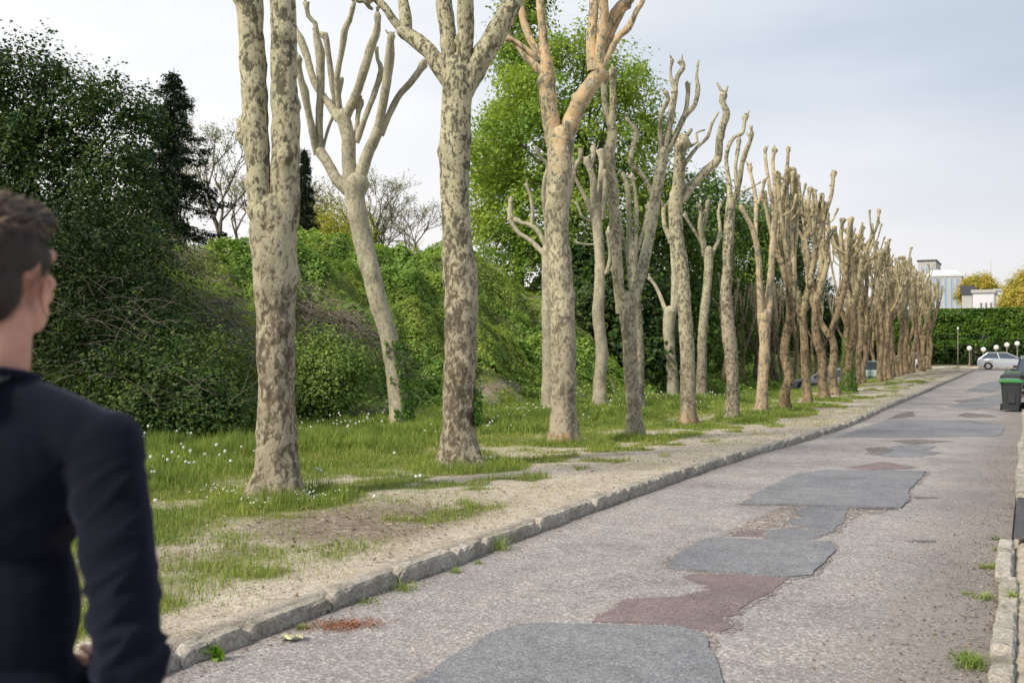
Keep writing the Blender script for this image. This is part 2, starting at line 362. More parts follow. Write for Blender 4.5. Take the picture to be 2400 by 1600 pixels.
def road_mat(name, lo, mid, hi, dirt=True, grain=1.0, spk=(0.75, 0.7, 0.68)):
    m, t, b = mat_base(name)
    v, g = wpos(t)
    vo = t.nodes.new('ShaderNodeTexVoronoi'); vo.inputs['Scale'].default_value = 85 * grain; t.links.new(v, vo.inputs['Vector'])
    n1 = tnoise(t, v, 0.7, 6, 0.6); n2 = tnoise(t, v, 5, 5, 0.65); n3 = tnoise(t, v, 130 * grain, 2, 0.6)
    sepc = t.nodes.new('ShaderNodeSeparateColor'); t.links.new(vo.outputs['Color'], sepc.inputs[0])
    c = ramp(t, sepc.outputs[0], [(0.0, lo), (0.45, mid), (0.85, hi), (0.93, tuple(x * 1.35 for x in hi)), (1.0, spk)])
    c = mixc(t, 1.0, c, ramp(t, n1, [(0.3, (0.74, 0.74, 0.75)), (0.5, (1.0, 0.99, 0.98)), (0.7, (1.17, 1.14, 1.11))]), 'MULTIPLY')
    c = mixc(t, 1.0, c, ramp(t, n2, [(0.25, (0.76, 0.75, 0.75)), (0.55, (1.02, 1.02, 1.02)), (0.8, (1.12, 1.12, 1.12))]), 'MULTIPLY')
    c = mixc(t, 1.0, c, ramp(t, n3, [(0.25, (0.70, 0.69, 0.69)), (0.6, (1.08, 1.08, 1.08))]), 'MULTIPLY')
    # fine cracking in the worn places
    vc = t.nodes.new('ShaderNodeTexVoronoi'); vc.feature = 'DISTANCE_TO_EDGE'; vc.inputs['Scale'].default_value = 5.5
    wn = t.nodes.new('ShaderNodeTexNoise'); wn.inputs['Scale'].default_value = 4.0; wn.inputs['Detail'].default_value = 4; t.links.new(v, wn.inputs['Vector'])
    t.links.new(mixc(t, 0.22, v, wn.outputs['Color'], 'ADD'), vc.inputs['Vector'])
    n4 = tnoise(t, v, 0.55, 3); ck = mth(t, 'MULTIPLY', ramp(t, vc.outputs['Distance'], [(0.0, g3(1)), (0.028, g3(0))]), ramp(t, n4, [(0.52, g3(0)), (0.62, g3(1))]))
    c = mixc(t, mth(t, 'MULTIPLY', ck, 0.55), c, (0.10, 0.09, 0.085))
    if dirt:
        sp = t.nodes.new('ShaderNodeSeparateXYZ'); t.links.new(g.outputs['Position'], sp.inputs[0])
        f = mth(t, 'ADD', mth(t, 'DIVIDE', mth(t, 'ADD', sp.outputs['X'], 1.15), 0.75), mth(t, 'MULTIPLY', mth(t, 'SUBTRACT', n2, 0.5), 2.6))
        c = mixc(t, mth(t, 'MULTIPLY', ramp(t, f, [(0.0, g3(0)), (1.0, g3(1))]), 0.62), c, ramp(t, n3, [(0.3, (0.10, 0.085, 0.078)), (0.65, (0.26, 0.225, 0.20))]))
        f = mth(t, 'ADD', mth(t, 'DIVIDE', mth(t, 'SUBTRACT', KX + 0.16, sp.outputs['X']), 0.22), mth(t, 'MULTIPLY', mth(t, 'SUBTRACT', n2, 0.5), 2.2))
        c = mixc(t, mth(t, 'MULTIPLY', ramp(t, f, [(0.0, g3(0)), (1.0, g3(1))]), 0.7), c, ramp(t, n3, [(0.3, (0.09, 0.07, 0.06)), (0.65, (0.24, 0.20, 0.17))]))
    t.links.new(c, b.inputs['Base Color']); b.inputs['Roughness'].default_value = 0.8; b.inputs['Specular IOR Level'].default_value = 0.3
    bump(t, b, mth(t, 'ADD', vo.outputs['Distance'], mth(t, 'MULTIPLY', n2, 1.5)), 0.5, 0.006)
    return m
M['ground'] = ground_mat()
M['road'] = road_mat('road_asphalt', (0.20, 0.187, 0.182), (0.315, 0.296, 0.287), (0.40, 0.378, 0.364), spk=(0.60, 0.57, 0.54))
M['patch'] = road_mat('patch_asphalt', (0.135, 0.143, 0.158), (0.20, 0.21, 0.228), (0.265, 0.275, 0.292), dirt=False, grain=1.5, spk=(0.4, 0.4, 0.42))
M['purple'] = road_mat('purple_asphalt', (0.15, 0.115, 0.118), (0.205, 0.162, 0.165), (0.265, 0.215, 0.215), dirt=False, grain=1.5, spk=(0.3, 0.26, 0.25))
M['darkhole'] = road_mat('broken_asphalt', (0.07, 0.065, 0.068), (0.13, 0.12, 0.12), (0.24, 0.21, 0.19), dirt=False)
M['rubble'] = road_mat('loose_rubble', (0.13, 0.11, 0.098), (0.25, 0.215, 0.19), (0.36, 0.32, 0.285), dirt=False, grain=0.7)
M['crumble'] = road_mat('crumbled_asphalt', (0.12, 0.105, 0.10), (0.22, 0.195, 0.185), (0.34, 0.305, 0.285), dirt=False)
M['newtar'] = road_mat('dark_asphalt', (0.045, 0.046, 0.052), (0.07, 0.072, 0.08), (0.11, 0.112, 0.12), dirt=False, grain=1.3, spk=(0.16, 0.16, 0.18))
M['pave'] = road_mat('gravel_pavement', (0.15, 0.14, 0.12), (0.30, 0.27, 0.24), (0.46, 0.43, 0.39), dirt=False, grain=0.75)
M['brick'] = plain('brick_dust', (0.26, 0.135, 0.09), 0.95, nz=0.5, scale=30)
def kerb_mat():
    m, t, b = mat_base('kerb_concrete'); v, g = wpos(t)
    n1 = tnoise(t, v, 3.5, 5, 0.65); n2 = tnoise(t, v, 45, 4, 0.7)
    c = ramp(t, n1, [(0.3, (0.21, 0.185, 0.15)), (0.5, (0.37, 0.34, 0.29)), (0.7, (0.50, 0.465, 0.41))])
    c = mixc(t, 1.0, c, ramp(t, n2, [(0.32, (0.42, 0.41, 0.39)), (0.5, (0.95, 0.95, 0.95)), (0.68, (1.3, 1.29, 1.26))]), 'MULTIPLY')
    t.links.new(c, b.inputs['Base Color']); b.inputs['Roughness'].default_value = 0.9
    bump(t, b, mth(t, 'ADD', n1, n2), 0.7, 0.012); return m
M['kerb'] = kerb_mat()

# ------------------------------------------------------------------ ground
def line(*segs):
    out = []
    for a, b, s in segs:
        n = max(1, int(round((b - a) / s))); out += [a + (b - a) * i / n for i in range(n)]
    out.append(segs[-1][1]); return np.array(out)
trunks_xy = []                                                    # filled below, used by the grass
def soilmask(X, Y):
    s = np.exp(-(((X + 5.25) / 1.05) ** 2 + ((Y - 7.2) / 1.35) ** 2)) * 0.95
    s = np.maximum(s, 0.55 * np.exp(-(((X + 5.6) / 0.6) ** 2 + ((Y - 5.2) / 0.8) ** 2)))
    s = np.maximum(s, 0.8 * ss((footX(Y) + 0.75 - X) / 0.5) * (1 - ss((Y - 42) / 6)))
    s = np.maximum(s, 0.8 * ss((Y - 30) / 20) * fbm(X * 0.4, Y * 0.15, 77, 3) * (X > -6.8))
    return s
def edgeX(Y):                                                     # where sand gives way to grass
    Y = np.asarray(Y, float)
    e = -6.35 + 2.05 * ss((9.2 - Y) / 2.2) - 0.1 * ss((Y - 12) / 6) + 0.45 * ss((Y - 45) / 15)
    return e + (fbm(Y * 0.45, 1.7, 31, 3) - 0.5) * 1.7
def cover(X, Y):
    """how thick the grass stands, 0..1"""
    X = np.asarray(X, float); Y = np.asarray(Y, float)
    e = edgeX(Y)
    n = fbm(X * 1.1, Y * 0.9, 41, 4)
    c = ss((e - X) / 1.3 + (n - 0.5) * 1.5)
    lush = ss((-7.9 - X) / 1.2 + (n - 0.5) * 1.0)
    band = 0.34 + 0.42 * ss((n - 0.42) / 0.2)
    c = c * (band + (1 - band) * lush)
    clump = ss((fbm(X * 1.7, Y * 1.7, 57, 3) - 0.57) / 0.07) * ss((-4.2 - X) / 0.5)
    c = np.maximum(c, clump * 0.75 * (X > e - 2.2) * (X < e + 1.6))
    c = c * (1 - 0.9 * np.clip(soilmask(X, Y), 0, 1) * (clump < 0.5))
    n2 = fbm(X * 2.3, Y * 2.1, 93, 3)
    c = np.maximum(c, (0.42 + 0.48 * ss((n2 - 0.40) / 0.14)) * ss((9.6 - Y) / 1.6) * ss((-4.25 - X) / 0.35) * (1 - 0.85 * np.clip(soilmask(X, Y) * 1.3, 0, 1)))
    for tx, ty, r in trunks_xy[:14]:
        d = np.hypot(X - tx - 0.12, (Y - ty) * 0.8)
        c = np.maximum(c, 0.95 * ss((r + 0.42 + 0.5 * n - d) / 0.28))
    c = c * (X < KX - 0.12) * (X > footX(Y) - 0.9)
    c = np.maximum(c, 0.85 * (X < footX(Y) - 1.2))
    return np.clip(c, 0, 1)

xs = line((-420, -90, 60), (-90, -30, 6), (-30, -24.3, 0.8), (-24.3, -13.6, 0.34), (-13.6, -4.2, 0.15), (-4.2, KX - 0.07, 0.13))
xs = np.concatenate([xs, [KX - 0.05, KX, -2.0, -0.10, -0.05], line((0.0, 4, 0.5), (4, 40, 9), (40, 420, 76))])
ys = line((-40, -4, 6), (-4, 1, 0.5), (1, 18, 0.16), (18, 45, 0.35), (45, 88.1, 0.9), (88.1, 88.25, 0.15), (88.25, 97.1, 2.2), (97.1, 97.3, 0.2), (97.3, 130, 3.3), (130, 900, 70))
XX, YY = np.meshgrid(xs, ys)
front = [(653, 1168, .25), (1076, 1095, .25), (1320, 1040, .22), (1487, 1029, .16), (1612, 999, .17), (1716, 986, .16), (1785, 970, .15), (1842, 962, .15), (1893, 951, .15), (1932, 938, .14)]
for u, v, r in front:
    zc, p = G(u, v); trunks_xy.append((p.x, p.y, r))
ZZ = T(XX, YY)
def grid_faces(nx, ny):
    i = np.arange(nx - 1)[None, :] + np.arange(ny - 1)[:, None] * nx
    return np.stack([i, i + 1, i + nx + 1, i + nx], -1).reshape(-1, 4)
gm = mesh_np('ground', np.stack([XX, YY, ZZ], -1).reshape(-1, 3), [grid_faces(len(xs), len(ys))])
for nm, arr in (('cover', cover(XX, YY)), ('soil', soilmask(XX, YY))):
    a = gm.attributes.new(nm, 'FLOAT', 'POINT'); a.data.foreach_set('value', arr.astype(np.float32).ravel())
tag(link('ground', gm, M['ground'], smooth=True), kind='structure')

def sheet(name, xs, ys, zf, mat):
    X, Y = np.meshgrid(np.array(xs, float), np.array(ys, float))
    return tag(link(name, mesh_np(name, np.stack([X, Y, zf(X, Y)], -1).reshape(-1, 3), [grid_faces(len(xs), len(ys))]), mat, smooth=True), kind='structure')
RY = line((-12, 4, 0.5), (4, 45, 0.5), (45, 88.3, 1.0))
def roadz(X, Y): return dip(Y) + 0.012 * (fbm(X * 0.6, Y * 0.5, 8, 2) - 0.5) * 2
sheet('road', np.linspace(KX - 0.03, -0.13, 12), RY, roadz, M['road'])
M['street'] = road_mat('street_asphalt', (0.12, 0.12, 0.13), (0.19, 0.19, 0.20), (0.27, 0.27, 0.28), dirt=False)
sheet('cross_street', line((-70, 60, 5)), [88.28, 90, 93, 95, 97.25], lambda X, Y: dip(Y) + 0.004 + 0 * X, M['street'])
sheet('pavement', [-0.02, 0.4, 1.0, 2.0, 3.4], RY, lambda X, Y: dip(Y) + 0.05 + 0.02 * (fbm(X, Y, 4, 2) - 0.5), M['pave'])
sheet('driveway', [-0.11, 0.02, 0.6, 1.4, 3.3], line((9.2, 11.9, 0.3)), lambda X, Y: dip(Y) + 0.066 + 0.012 * np.clip((X + .1) * 3, -1, 1), M['newtar'])

def patch(name, pts, mat, lift=0.008, scale=1.0204, jag=0.05, seed=0, rim=True):
    if rim and name == 'road_patch': patch('crumbled_edge', pts, M['crumble'], 0.003, scale, jag * 1.6 + 0.03, seed + 50, rim=False)
    return patch1(name, pts, mat, lift, scale, jag, seed, 0.03 if name == 'crumbled_edge' else 0.0)
def patch1(name, pts, mat, lift, scale, jag, seed, grow):
    """a repair laid on the road: outline on the ground, subdivided, with a broken edge and a real thickness"""
    rng = random.Random(seed); g = []
    for u, v in pts:
        zc, p = G(u * scale, v * scale, road=True); g.append(Vector((p.x, p.y)))
    fine = []; sgn = 1 if sum(g[i].x * g[(i + 1) % len(g)].y - g[(i + 1) % len(g)].x * g[i].y for i in range(len(g))) > 0 else -1
    for i, a in enumerate(g):
        b = g[(i + 1) % len(g)]; L = (b - a).length; n = max(1, int(L / 0.06)) if L < 30 else 20
        n = min(n, 60)
        for k in range(n):
            q = a.lerp(b, k / n); nn = Vector((-(b - a).y, (b - a).x)).normalized()
            d = (mnoise.noise(Vector((q.x * 3, q.y * 3, seed))) + 0.5 * mnoise.noise(Vector((q.x * 9, q.y * 9, seed)))) * jag
            fine.append(q + nn * (d - grow * sgn))
    bm = bmesh.new(); vs = [bm.verts.new((q.x, q.y, 0)) for q in fine]
    f = bm.faces.new(vs)
    bmesh.ops.triangulate(bm, faces=[f])
    y0 = min(q.y for q in fine); y1 = max(q.y for q in fine)
    for yy in RY:
        if y0 < yy < y1: bmesh.ops.bisect_plane(bm, geom=bm.verts[:] + bm.edges[:] + bm.faces[:], plane_co=(0, float(yy), 0), plane_no=(0, 1, 0))
    for xx in np.linspace(KX - 0.03, -0.13, 12): bmesh.ops.bisect_plane(bm, geom=bm.verts[:] + bm.edges[:] + bm.faces[:], plane_co=(float(xx), 0, 0), plane_no=(1, 0, 0))
    vv = bm.verts[:]; X = np.array([q.co.x for q in vv]); Y = np.array([q.co.y for q in vv]); Z = roadz(X, Y) + lift
    for q, z in zip(vv, Z): q.co.z = z
    edges = [e for e in bm.edges if e.is_boundary]
    r = bmesh.ops.extrude_edge_only(bm, edges=edges)
    for e in r['geom']:
        if isinstance(e, bmesh.types.BMVert): e.co.z -= lift + 0.01
    bmesh.ops.recalc_face_normals(bm, faces=bm.faces)
    me = bpy.data.meshes.new(name); bm.to_mesh(me); bm.free()
    return tag(link(name, me, mat), kind='structure')
# outlines in the 2352-pixel view of the photograph
patch('road_patch', [(880, 1640), (955, 1566), (1050, 1508), (1130, 1455), (1190, 1437), (1240, 1433), (1400, 1436), (1560, 1438), (1612, 1456), (1640, 1505), (1657, 1560), (1662, 1640)], M['patch'], 0.014, seed=1, jag=0.03)
patch('road_patch', [(1360, 1427), (1400, 1398), (1440, 1376), (1560, 1370), (1632, 1355), (1628, 1345), (1575, 1325), (1600, 1319), (1815, 1325), (1790, 1350), (1735, 1375), (1695, 1398), (1705, 1408), (1655, 1414), (1690, 1437), (1655, 1450), (1590, 1442), (1520, 1430)], M['purple'], 0.007, seed=2, jag=0.035)
patch('road_patch', [(1527, 1305), (1560, 1272), (1600, 1245), (1640, 1236), (1780, 1243), (1912, 1246), (1916, 1265), (1890, 1295), (1868, 1322), (1800, 1327), (1640, 1315)], M['patch'], 0.014, seed=3, jag=0.03)
patch('road_patch', [(1757, 1238), (1764, 1219), (1830, 1212), (1895, 1228), (1870, 1240)], M['patch'], 0.006, seed=4)
patch('road_patch', [(1680, 1232), (1702, 1219), (1752, 1216), (1756, 1234)], M['purple'], 0.005, seed=5, jag=0.03)
patch('rubble_strip', [(1650, 1236), (1700, 1205), (1760, 1178), (1800, 1162), (1838, 1163), (1835, 1185), (1800, 1210), (1740, 1214), (1690, 1222)], M['rubble'], 0.003, seed=6)
patch('rubble_strip', [(1940, 1170), (1985, 1166), (2060, 1167), (2030, 1180), (1970, 1182), (1960, 1200), (1935, 1205), (1905, 1232), (1870, 1228)], M['rubble'], 0.003, seed=16)
patch('pothole_edge', [(1948, 1169), (1975, 1163), (2045, 1166), (2062, 1171), (2000, 1173), (1965, 1173)], M['darkhole'], 0.006, seed=17, jag=0.03)
patch('road_patch', [(1800, 1200), (1845, 1190), (1825, 1178), (1860, 1166), (1950, 1168), (1938, 1200), (1905, 1225), (1860, 1216)], M['patch'], 0.010, seed=7)
patch('road_patch', [(1700, 1160), (1745, 1130), (1790, 1107), (1835, 1088), (1900, 1080), (2128, 1084), (2110, 1105), (2085, 1130), (2093, 1146), (2066, 1168), (1975, 1169), (1900, 1166), (1800, 1161)], M['patch'], 0.016, seed=8, jag=0.03)
patch('road_patch', [(1935, 1076), (1990, 1067), (2030, 1060), (2062, 1066), (2100, 1072), (2080, 1077), (2000, 1079)], M['purple'], 0.006, seed=9)
patch('road_patch', [(1985, 1042), (2040, 1028), (2090, 1020), (2150, 1026), (2120, 1036), (2160, 1040), (2108, 1049), (2040, 1049)], M['patch'], 0.008, seed=10, jag=0.08)
patch('pothole_edge', [(1990, 1030), (2030, 1027), (2055, 1035), (2020, 1045), (1998, 1041)], M['darkhole'], 0.012, seed=18, jag=0.05)
patch('pothole_edge', [(2050, 1012), (2100, 1009), (2190, 1013), (2140, 1017), (2100, 1020), (2075, 1017)], M['darkhole'], 0.006, seed=19, jag=0.05)
patch('road_patch', [(1925, 1004), (1990, 980), (2040, 963), (2230, 965), (2310, 978), (2295, 1001), (2100, 1004)], M['patch'], 0.008, seed=11, jag=0.06)
patch('pothole_edge', [(2040, 962), (2065, 950), (2095, 945), (2100, 955), (2070, 960)], M['darkhole'], 0.006, seed=12, jag=0.08)
patch('pothole_edge', [(2200, 955), (2215, 948), (2270, 952), (2290, 957), (2230, 959)], M['darkhole'], 0.006, seed=13, jag=0.08)
patch('road_patch', [(2180, 935), (2240, 915), (2290, 906), (2318, 915), (2290, 933), (2240, 940)], M['patch'], 0.006, seed=14, jag=0.12)
patch('pothole_edge', [(2190, 920), (2240, 915), (2260, 921), (2210, 925)], M['darkhole'], 0.012, seed=20, jag=0.12)
patch('road_patch', [(2215, 900), (2260, 880), (2300, 874), (2310, 890), (2270, 902)], M['patch'], 0.006, seed=15, jag=0.15)
patch('pothole_edge', [(2075, 1242), (2105, 1239), (2160, 1241), (2150, 1246), (2100, 1246)], M['darkhole'], 0.003, seed=21, jag=0.03)
patch('pothole_edge', [(2095, 1141), (2150, 1142), (2160, 1145), (2110, 1147)], M['darkhole'], 0.003, seed=22, jag=0.03)
tag(patch('brick_dust', [(750, 1446), (768, 1434), (800, 1430), (822, 1433), (812, 1446), (775, 1450)], M['crumble'], 0.004, seed=30, jag=0.09), kind='stuff')

# kerbs: stones butted end to end, chipped and slightly out of line
def kerb(name, x0, wdt, hgt, y0, y1, seed, gaps=(), zoff=0.0, curve=None):
    rng = random.Random(seed); m = MB(); y = y0
    while y < y1:
        L = rng.choice([0.98, 1.0, 1.0, 0.5, 0.75]) if y < 40 else 1.5
        if not any(a < y + L / 2 < b for a, b in gaps):
            n = max(4, int(L / (0.06 if y < 16 else 0.25))); prof = 8 if y < 30 else 6
            jx = rng.uniform(-0.012, 0.012); jz = rng.uniform(-0.012, 0.010); tilt = rng.uniform(-0.012, 0.012); yaw = rng.uniform(-0.012, 0.012)
            ch = 0.018
            rows = []
            for i in range(n + 1):
                f = i / n; yy = y + 0.006 + f * (L - 0.012); e = min(f, 1 - f) * L
                z0 = float(dip(yy)) + zoff
                rnd = max(0, 0.04 - e) * 0.9
                xo = (curve(yy) if curve else 0) + jx + yaw * (f - .5) * 2
                def q(x, z, s):
                    d = 0.010 * mnoise.noise(Vector((x * 8 + s, yy * 5, z * 9))) + 0.011 * mnoise.noise(Vector((x * 30, yy * 22 + s, z * 30)))
                    return (x0 + xo + x * (1 if x > 0 else 1) + d, yy, z0 + z + (d if z > 0 else 0) - (rnd if z > 0.3 * hgt else 0))
                top = hgt + jz + tilt * (f - .5)
                rows.append([q(0, -0.12, 1), q(0, 0.02, 2), q(-0.004, top - ch * 1.4, 3), q(-ch, top - 0.003, 4), q(-wdt * 0.5, top, 5), q(-wdt + 0.01, top - 0.002, 6), q(-wdt, top - 0.012, 7), q(-wdt, -0.12, 8)])
            b = [p for r_ in rows for p in r_]; fs = []
            for i in range(n):
                for k in range(7): fs.append((i * 8 + k, i * 8 + k + 1, (i + 1) * 8 + k + 1, (i + 1) * 8 + k))
            fs.append(tuple(range(8))); fs.append(tuple(range(n * 8 + 7, n * 8 - 1, -1)))
            m.add(b, fs)
        y += L
    o = m.build(name, M['kerb'], smooth=False); me = o.data
    bm = bmesh.new(); bm.from_mesh(me); bmesh.ops.recalc_face_normals(bm, faces=bm.faces); bm.to_mesh(me); bm.free()
    return tag(o, kind='structure')
kerb('kerb', KX, 0.13, 0.108, 1.0, 88.0, 3, curve=lambda y: 0.02 * math.sin(y * 0.31))
kerb('kerb', -0.035, 0.115, 0.068, 2.0, 88.0, 5, gaps=((9.1, 11.9),), curve=lambda y: 0.02 * math.sin(y * 0.5 + 1) - 0.05 * math.exp(-((y - 8.8) / 1.2) ** 2))

# ------------------------------------------------------------------ pollarded plane trees
def catmull(pts, step):
    """pts: list of (Vector, radius) -> resampled list"""
    out = []; n = len(pts)
    for i in range(n - 1):
        p0 = pts[max(i - 1, 0)]; p1 = pts[i]; p2 = pts[i + 1]; p3 = pts[min(i + 2, n - 1)]
        k = max(1, int((p2[0] - p1[0]).length / step))
        for j in range(k):
            t = j / k; t2 = t * t; t3 = t2 * t
            f = lambda a, b, c, d: 0.5 * ((2 * b) + (c - a) * t + (2 * a - 5 * b + 4 * c - d) * t2 + (3 * b - a - 3 * c + d) * t3)
            out.append((f(p0[0], p1[0], p2[0], p3[0]), max(0.004, f(p0[1], p1[1], p2[1], p3[1]))))
    out.append(pts[-1]); return out
def organic(mb, pts, rng, n=12, step=0.12, bumpy=0.07, knobs=0.6, foot=None, fist=True, hump=0.05):
    """one limb with swellings, old pruning knobs and a cut end"""
    if not fist:                                                  # a fork: round the top over under the limbs
        p_, r_ = pts[-1]; t_ = (p_ - pts[-2][0]).normalized()
        pts = list(pts) + [(p_ + t_ * r_ * 0.45, r_ * 0.80), (p_ + t_ * r_ * 0.75, r_ * 0.35)]
    pr = catmull(pts, step); L = len(pr)
    s = [0.0]
    for i in range(1, L): s.append(s[-1] + (pr[i][0] - pr[i - 1][0]).length)
    kn = []
    x = rng.uniform(0.2, 0.8)
    while x < s[-1]:
        kn.append((x, rng.uniform(0, 6.28), rng.uniform(0.2, 1.0) * knobs)); x += rng.uniform(0.25, 0.9)
    if fist:
        for q in range(5): kn.append((s[-1] - pts[-1][1] * rng.uniform(0.2, 3.2), rng.uniform(0, 6.28), rng.uniform(0.7, 1.5)))
    seed = rng.uniform(0, 90); vs = []; fs = []; pu = None; a_c = 1.0
    for i, (p, r) in enumerate(pr):
        t = (pr[min(i + 1, L - 1)][0] - pr[max(i - 1, 0)][0]).normalized()
        if pu is None: pu = t.cross(Vector((0.3, 1, 0.2))).normalized()
        pu = (pu - t * pu.dot(t)).normalized(); w_ = t.cross(pu)
        if fist and s[-1] - s[i] < 2.4 * r: r = r * (1.0 + 0.42 * math.sin(min(1, (s[-1] - s[i]) / (2.4 * r)) * math.pi))
        for k in range(n):
            a = 2 * math.pi * k / n; d = pu * math.cos(a) + w_ * math.sin(a)
            rr = r * (1 + 0.10 * mnoise.noise(p * 1.7 + d * 0.8 + Vector((seed, 0, 0))))
            rr += 0.045 * r * max(-.3, mnoise.noise(Vector((s[i] * 11 + 0.5 * math.sin(a + seed), a_c * 0.6 * math.cos(a), seed))))
            rr += bumpy * r * mnoise.noise((p + d * r) * 6 + Vector((seed, 0, 0))) + 0.5 * bumpy * r * mnoise.noise((p + d * r) * 15)
            for (ks, ka, kh) in kn:
                ds = (s[i] - ks)
                if abs(ds) < 3 * max(hump, r * 0.4):
                    da = (a - ka + math.pi) % (2 * math.pi) - math.pi
                    rr += kh * 0.42 * r * math.exp(-(ds / max(hump, r * 0.45)) ** 2) * math.exp(-(da / 0.75) ** 2)
            if foot:
                hgt = p.z - foot[0]
                if hgt < 0.9:
                    q = math.exp(-max(0, hgt) / 0.19)
                    rr += r * q * (0.36 + 0.42 * max(0, math.sin(a * foot[1] + foot[2])) + 0.10 * math.sin(a * 9 + foot[2]))
            vs.append(p + d * rr)
    for i in range(L - 1):
        for k in range(n): fs.append((i * n + k, i * n + (k + 1) % n, (i + 1) * n + (k + 1) % n, (i + 1) * n + k))
    vs.append(pr[-1][0] + (pr[-1][0] - pr[-2][0]).normalized() * pr[-1][1] * 0.25); e = len(vs) - 1
    for k in range(n): fs.append(((L - 1) * n + k, (L - 1) * n + (k + 1) % n, e))
    mb.add(vs, fs)

PLANE_LABELS = {}
def traced_plane(base, trunk, limbs, label, mat, seed, n=16, group=None, foot=True, limbmat=None, zc=None, depth=0.35, knobs=0.6):
    rng = random.Random(seed)
    if zc is None: zc, b = G(*base)
    else: b = P(base[0], base[1], zc); b.z = Tz(b.x, b.y)
    root = empty('plane_tree', b)
    tag(root, label, 'tree', group or 'pollarded plane trees lining the road')
    k = zc / FPX
    placed = []
    def conv(poly, slope, start_extra=0.0):
        u0, v0, w0 = poly[0]
        if placed:
            q = min(placed, key=lambda t: (t[0] - u0) ** 2 + (t[1] - v0) ** 2); d = q[2]
        else: d = 0.0
        out = []; acc = d
        for i, (u, v, w_) in enumerate(poly):
            if i: acc += slope * math.hypot(u - poly[i - 1][0], v - poly[i - 1][1]) * k
            out.append((P(u, v, zc + acc) - b, w_ / 2 * k * (0.91 if w_ > 30 else 0.95))); placed.append((u, v, acc))
        return out
    tp = conv(trunk, 0.0)
    tp[0] = (Vector((tp[0][0].x, tp[0][0].y, -0.06)), tp[0][1])
    mb = MB(); nn = n if trunk[0][2] > 60 else max(10, n - 4)
    organic(mb, tp, rng, nn + 8, 0.045 if zc < 18 else 0.1, 0.075, knobs * 0.9, foot=(0.0, rng.choice([3, 4, 5]), rng.uniform(0, 6)) if foot else None, fist=False, hump=0.06)
    mb.build('trunk', mat, root, smooth=True)
    for i, poly in enumerate(limbs):
        sl = rng.uniform(0.15, 1) * rng.choice([-1, 1]) * depth
        pts = conv(poly, sl)
        # sink the start of the limb into what carries it
        d = (pts[1][0] - pts[0][0]).normalized(); pts[0] = (pts[0][0] - d * pts[0][1] * 0.6, pts[0][1])
        mb = MB(); organic(mb, pts, rng, max(8, min(n, int(poly[0][2] / 2.2) + 6)), 0.05 if zc < 18 else 0.09, 0.11, knobs * 2.0, fist=not (cont := any(q_ is not poly and math.hypot(q_[0][0] - poly[-1][0], q_[0][1] - poly[-1][1]) < max(24, poly[-1][2]) for q_ in limbs)))
        e, er = pts[-1]
        if cont: mb.build('limb', (limbmat or mat), root, smooth=True); continue
        for q in range(rng.choice([1, 2, 3])):                      # short stubs and shoots on the pollard knuckle
            dv = ((pts[-1][0] - pts[-2][0]).normalized() + Vector((rng.gauss(0, .7), rng.gauss(0, .7), rng.gauss(0.2, .4)))).normalized(); st_ = e - (pts[-1][0] - pts[-2][0]).normalized() * rng.uniform(0, 3) * er
            ln = rng.uniform(1.2, 3.4) * er + 0.02; mb.tube([st_, st_ + dv * ln * 0.6, st_ + dv * ln + Vector((0, 0, ln * 0.2))], [er * 0.6, er * 0.5, er * rng.uniform(0.3, 0.48)], 6)
        mb.build('limb', (limbmat or mat), root, smooth=True)
    return root, zc, b

FRONT = 'pollarded plane trees in the front row along the sandy verge'
BACK = 'pollarded plane trees in the second row by the bank'
t1 = traced_plane((653, 1168), [(648, 1172, 112), (650, 1120, 108), (650, 1000, 100), (648, 900, 95), (647, 800, 96), (645, 700, 100), (643, 620, 108), (641, 550, 116), (641, 510, 106), (642, 480, 84)],
    [[(634, 640, 60), (624, 560, 66), (614, 480, 68), (606, 400, 66), (599, 300, 66), (595, 200, 66), (590, 100, 66), (586, 0, 68), (584, -120, 64), (570, -260, 58), (560, -380, 50)],
     [(652, 640, 66), (661, 560, 74), (667, 480, 76), (669, 400, 72), (670, 300, 70), (667, 200, 68), (664, 100, 66), (662, 0, 66), (664, -140, 62), (672, -280, 56), (680, -400, 48)],
     [(578, -200, 40), (530, -290, 36), (500, -400, 30), (490, -520, 24)], [(566, -340, 36), (580, -430, 30), (570, -560, 24)],
     [(675, -330, 40), (720, -420, 32), (745, -540, 24)], [(680, -390, 36), (660, -480, 28), (655, -590, 22)], [(583, 330, 26), (572, 312, 30), (570, 300, 24)]],
    'nearest plane tree, thick twin-stemmed trunk of mottled bark beside the man', M['bark'], 1, n=22, group=FRONT, depth=0.0)
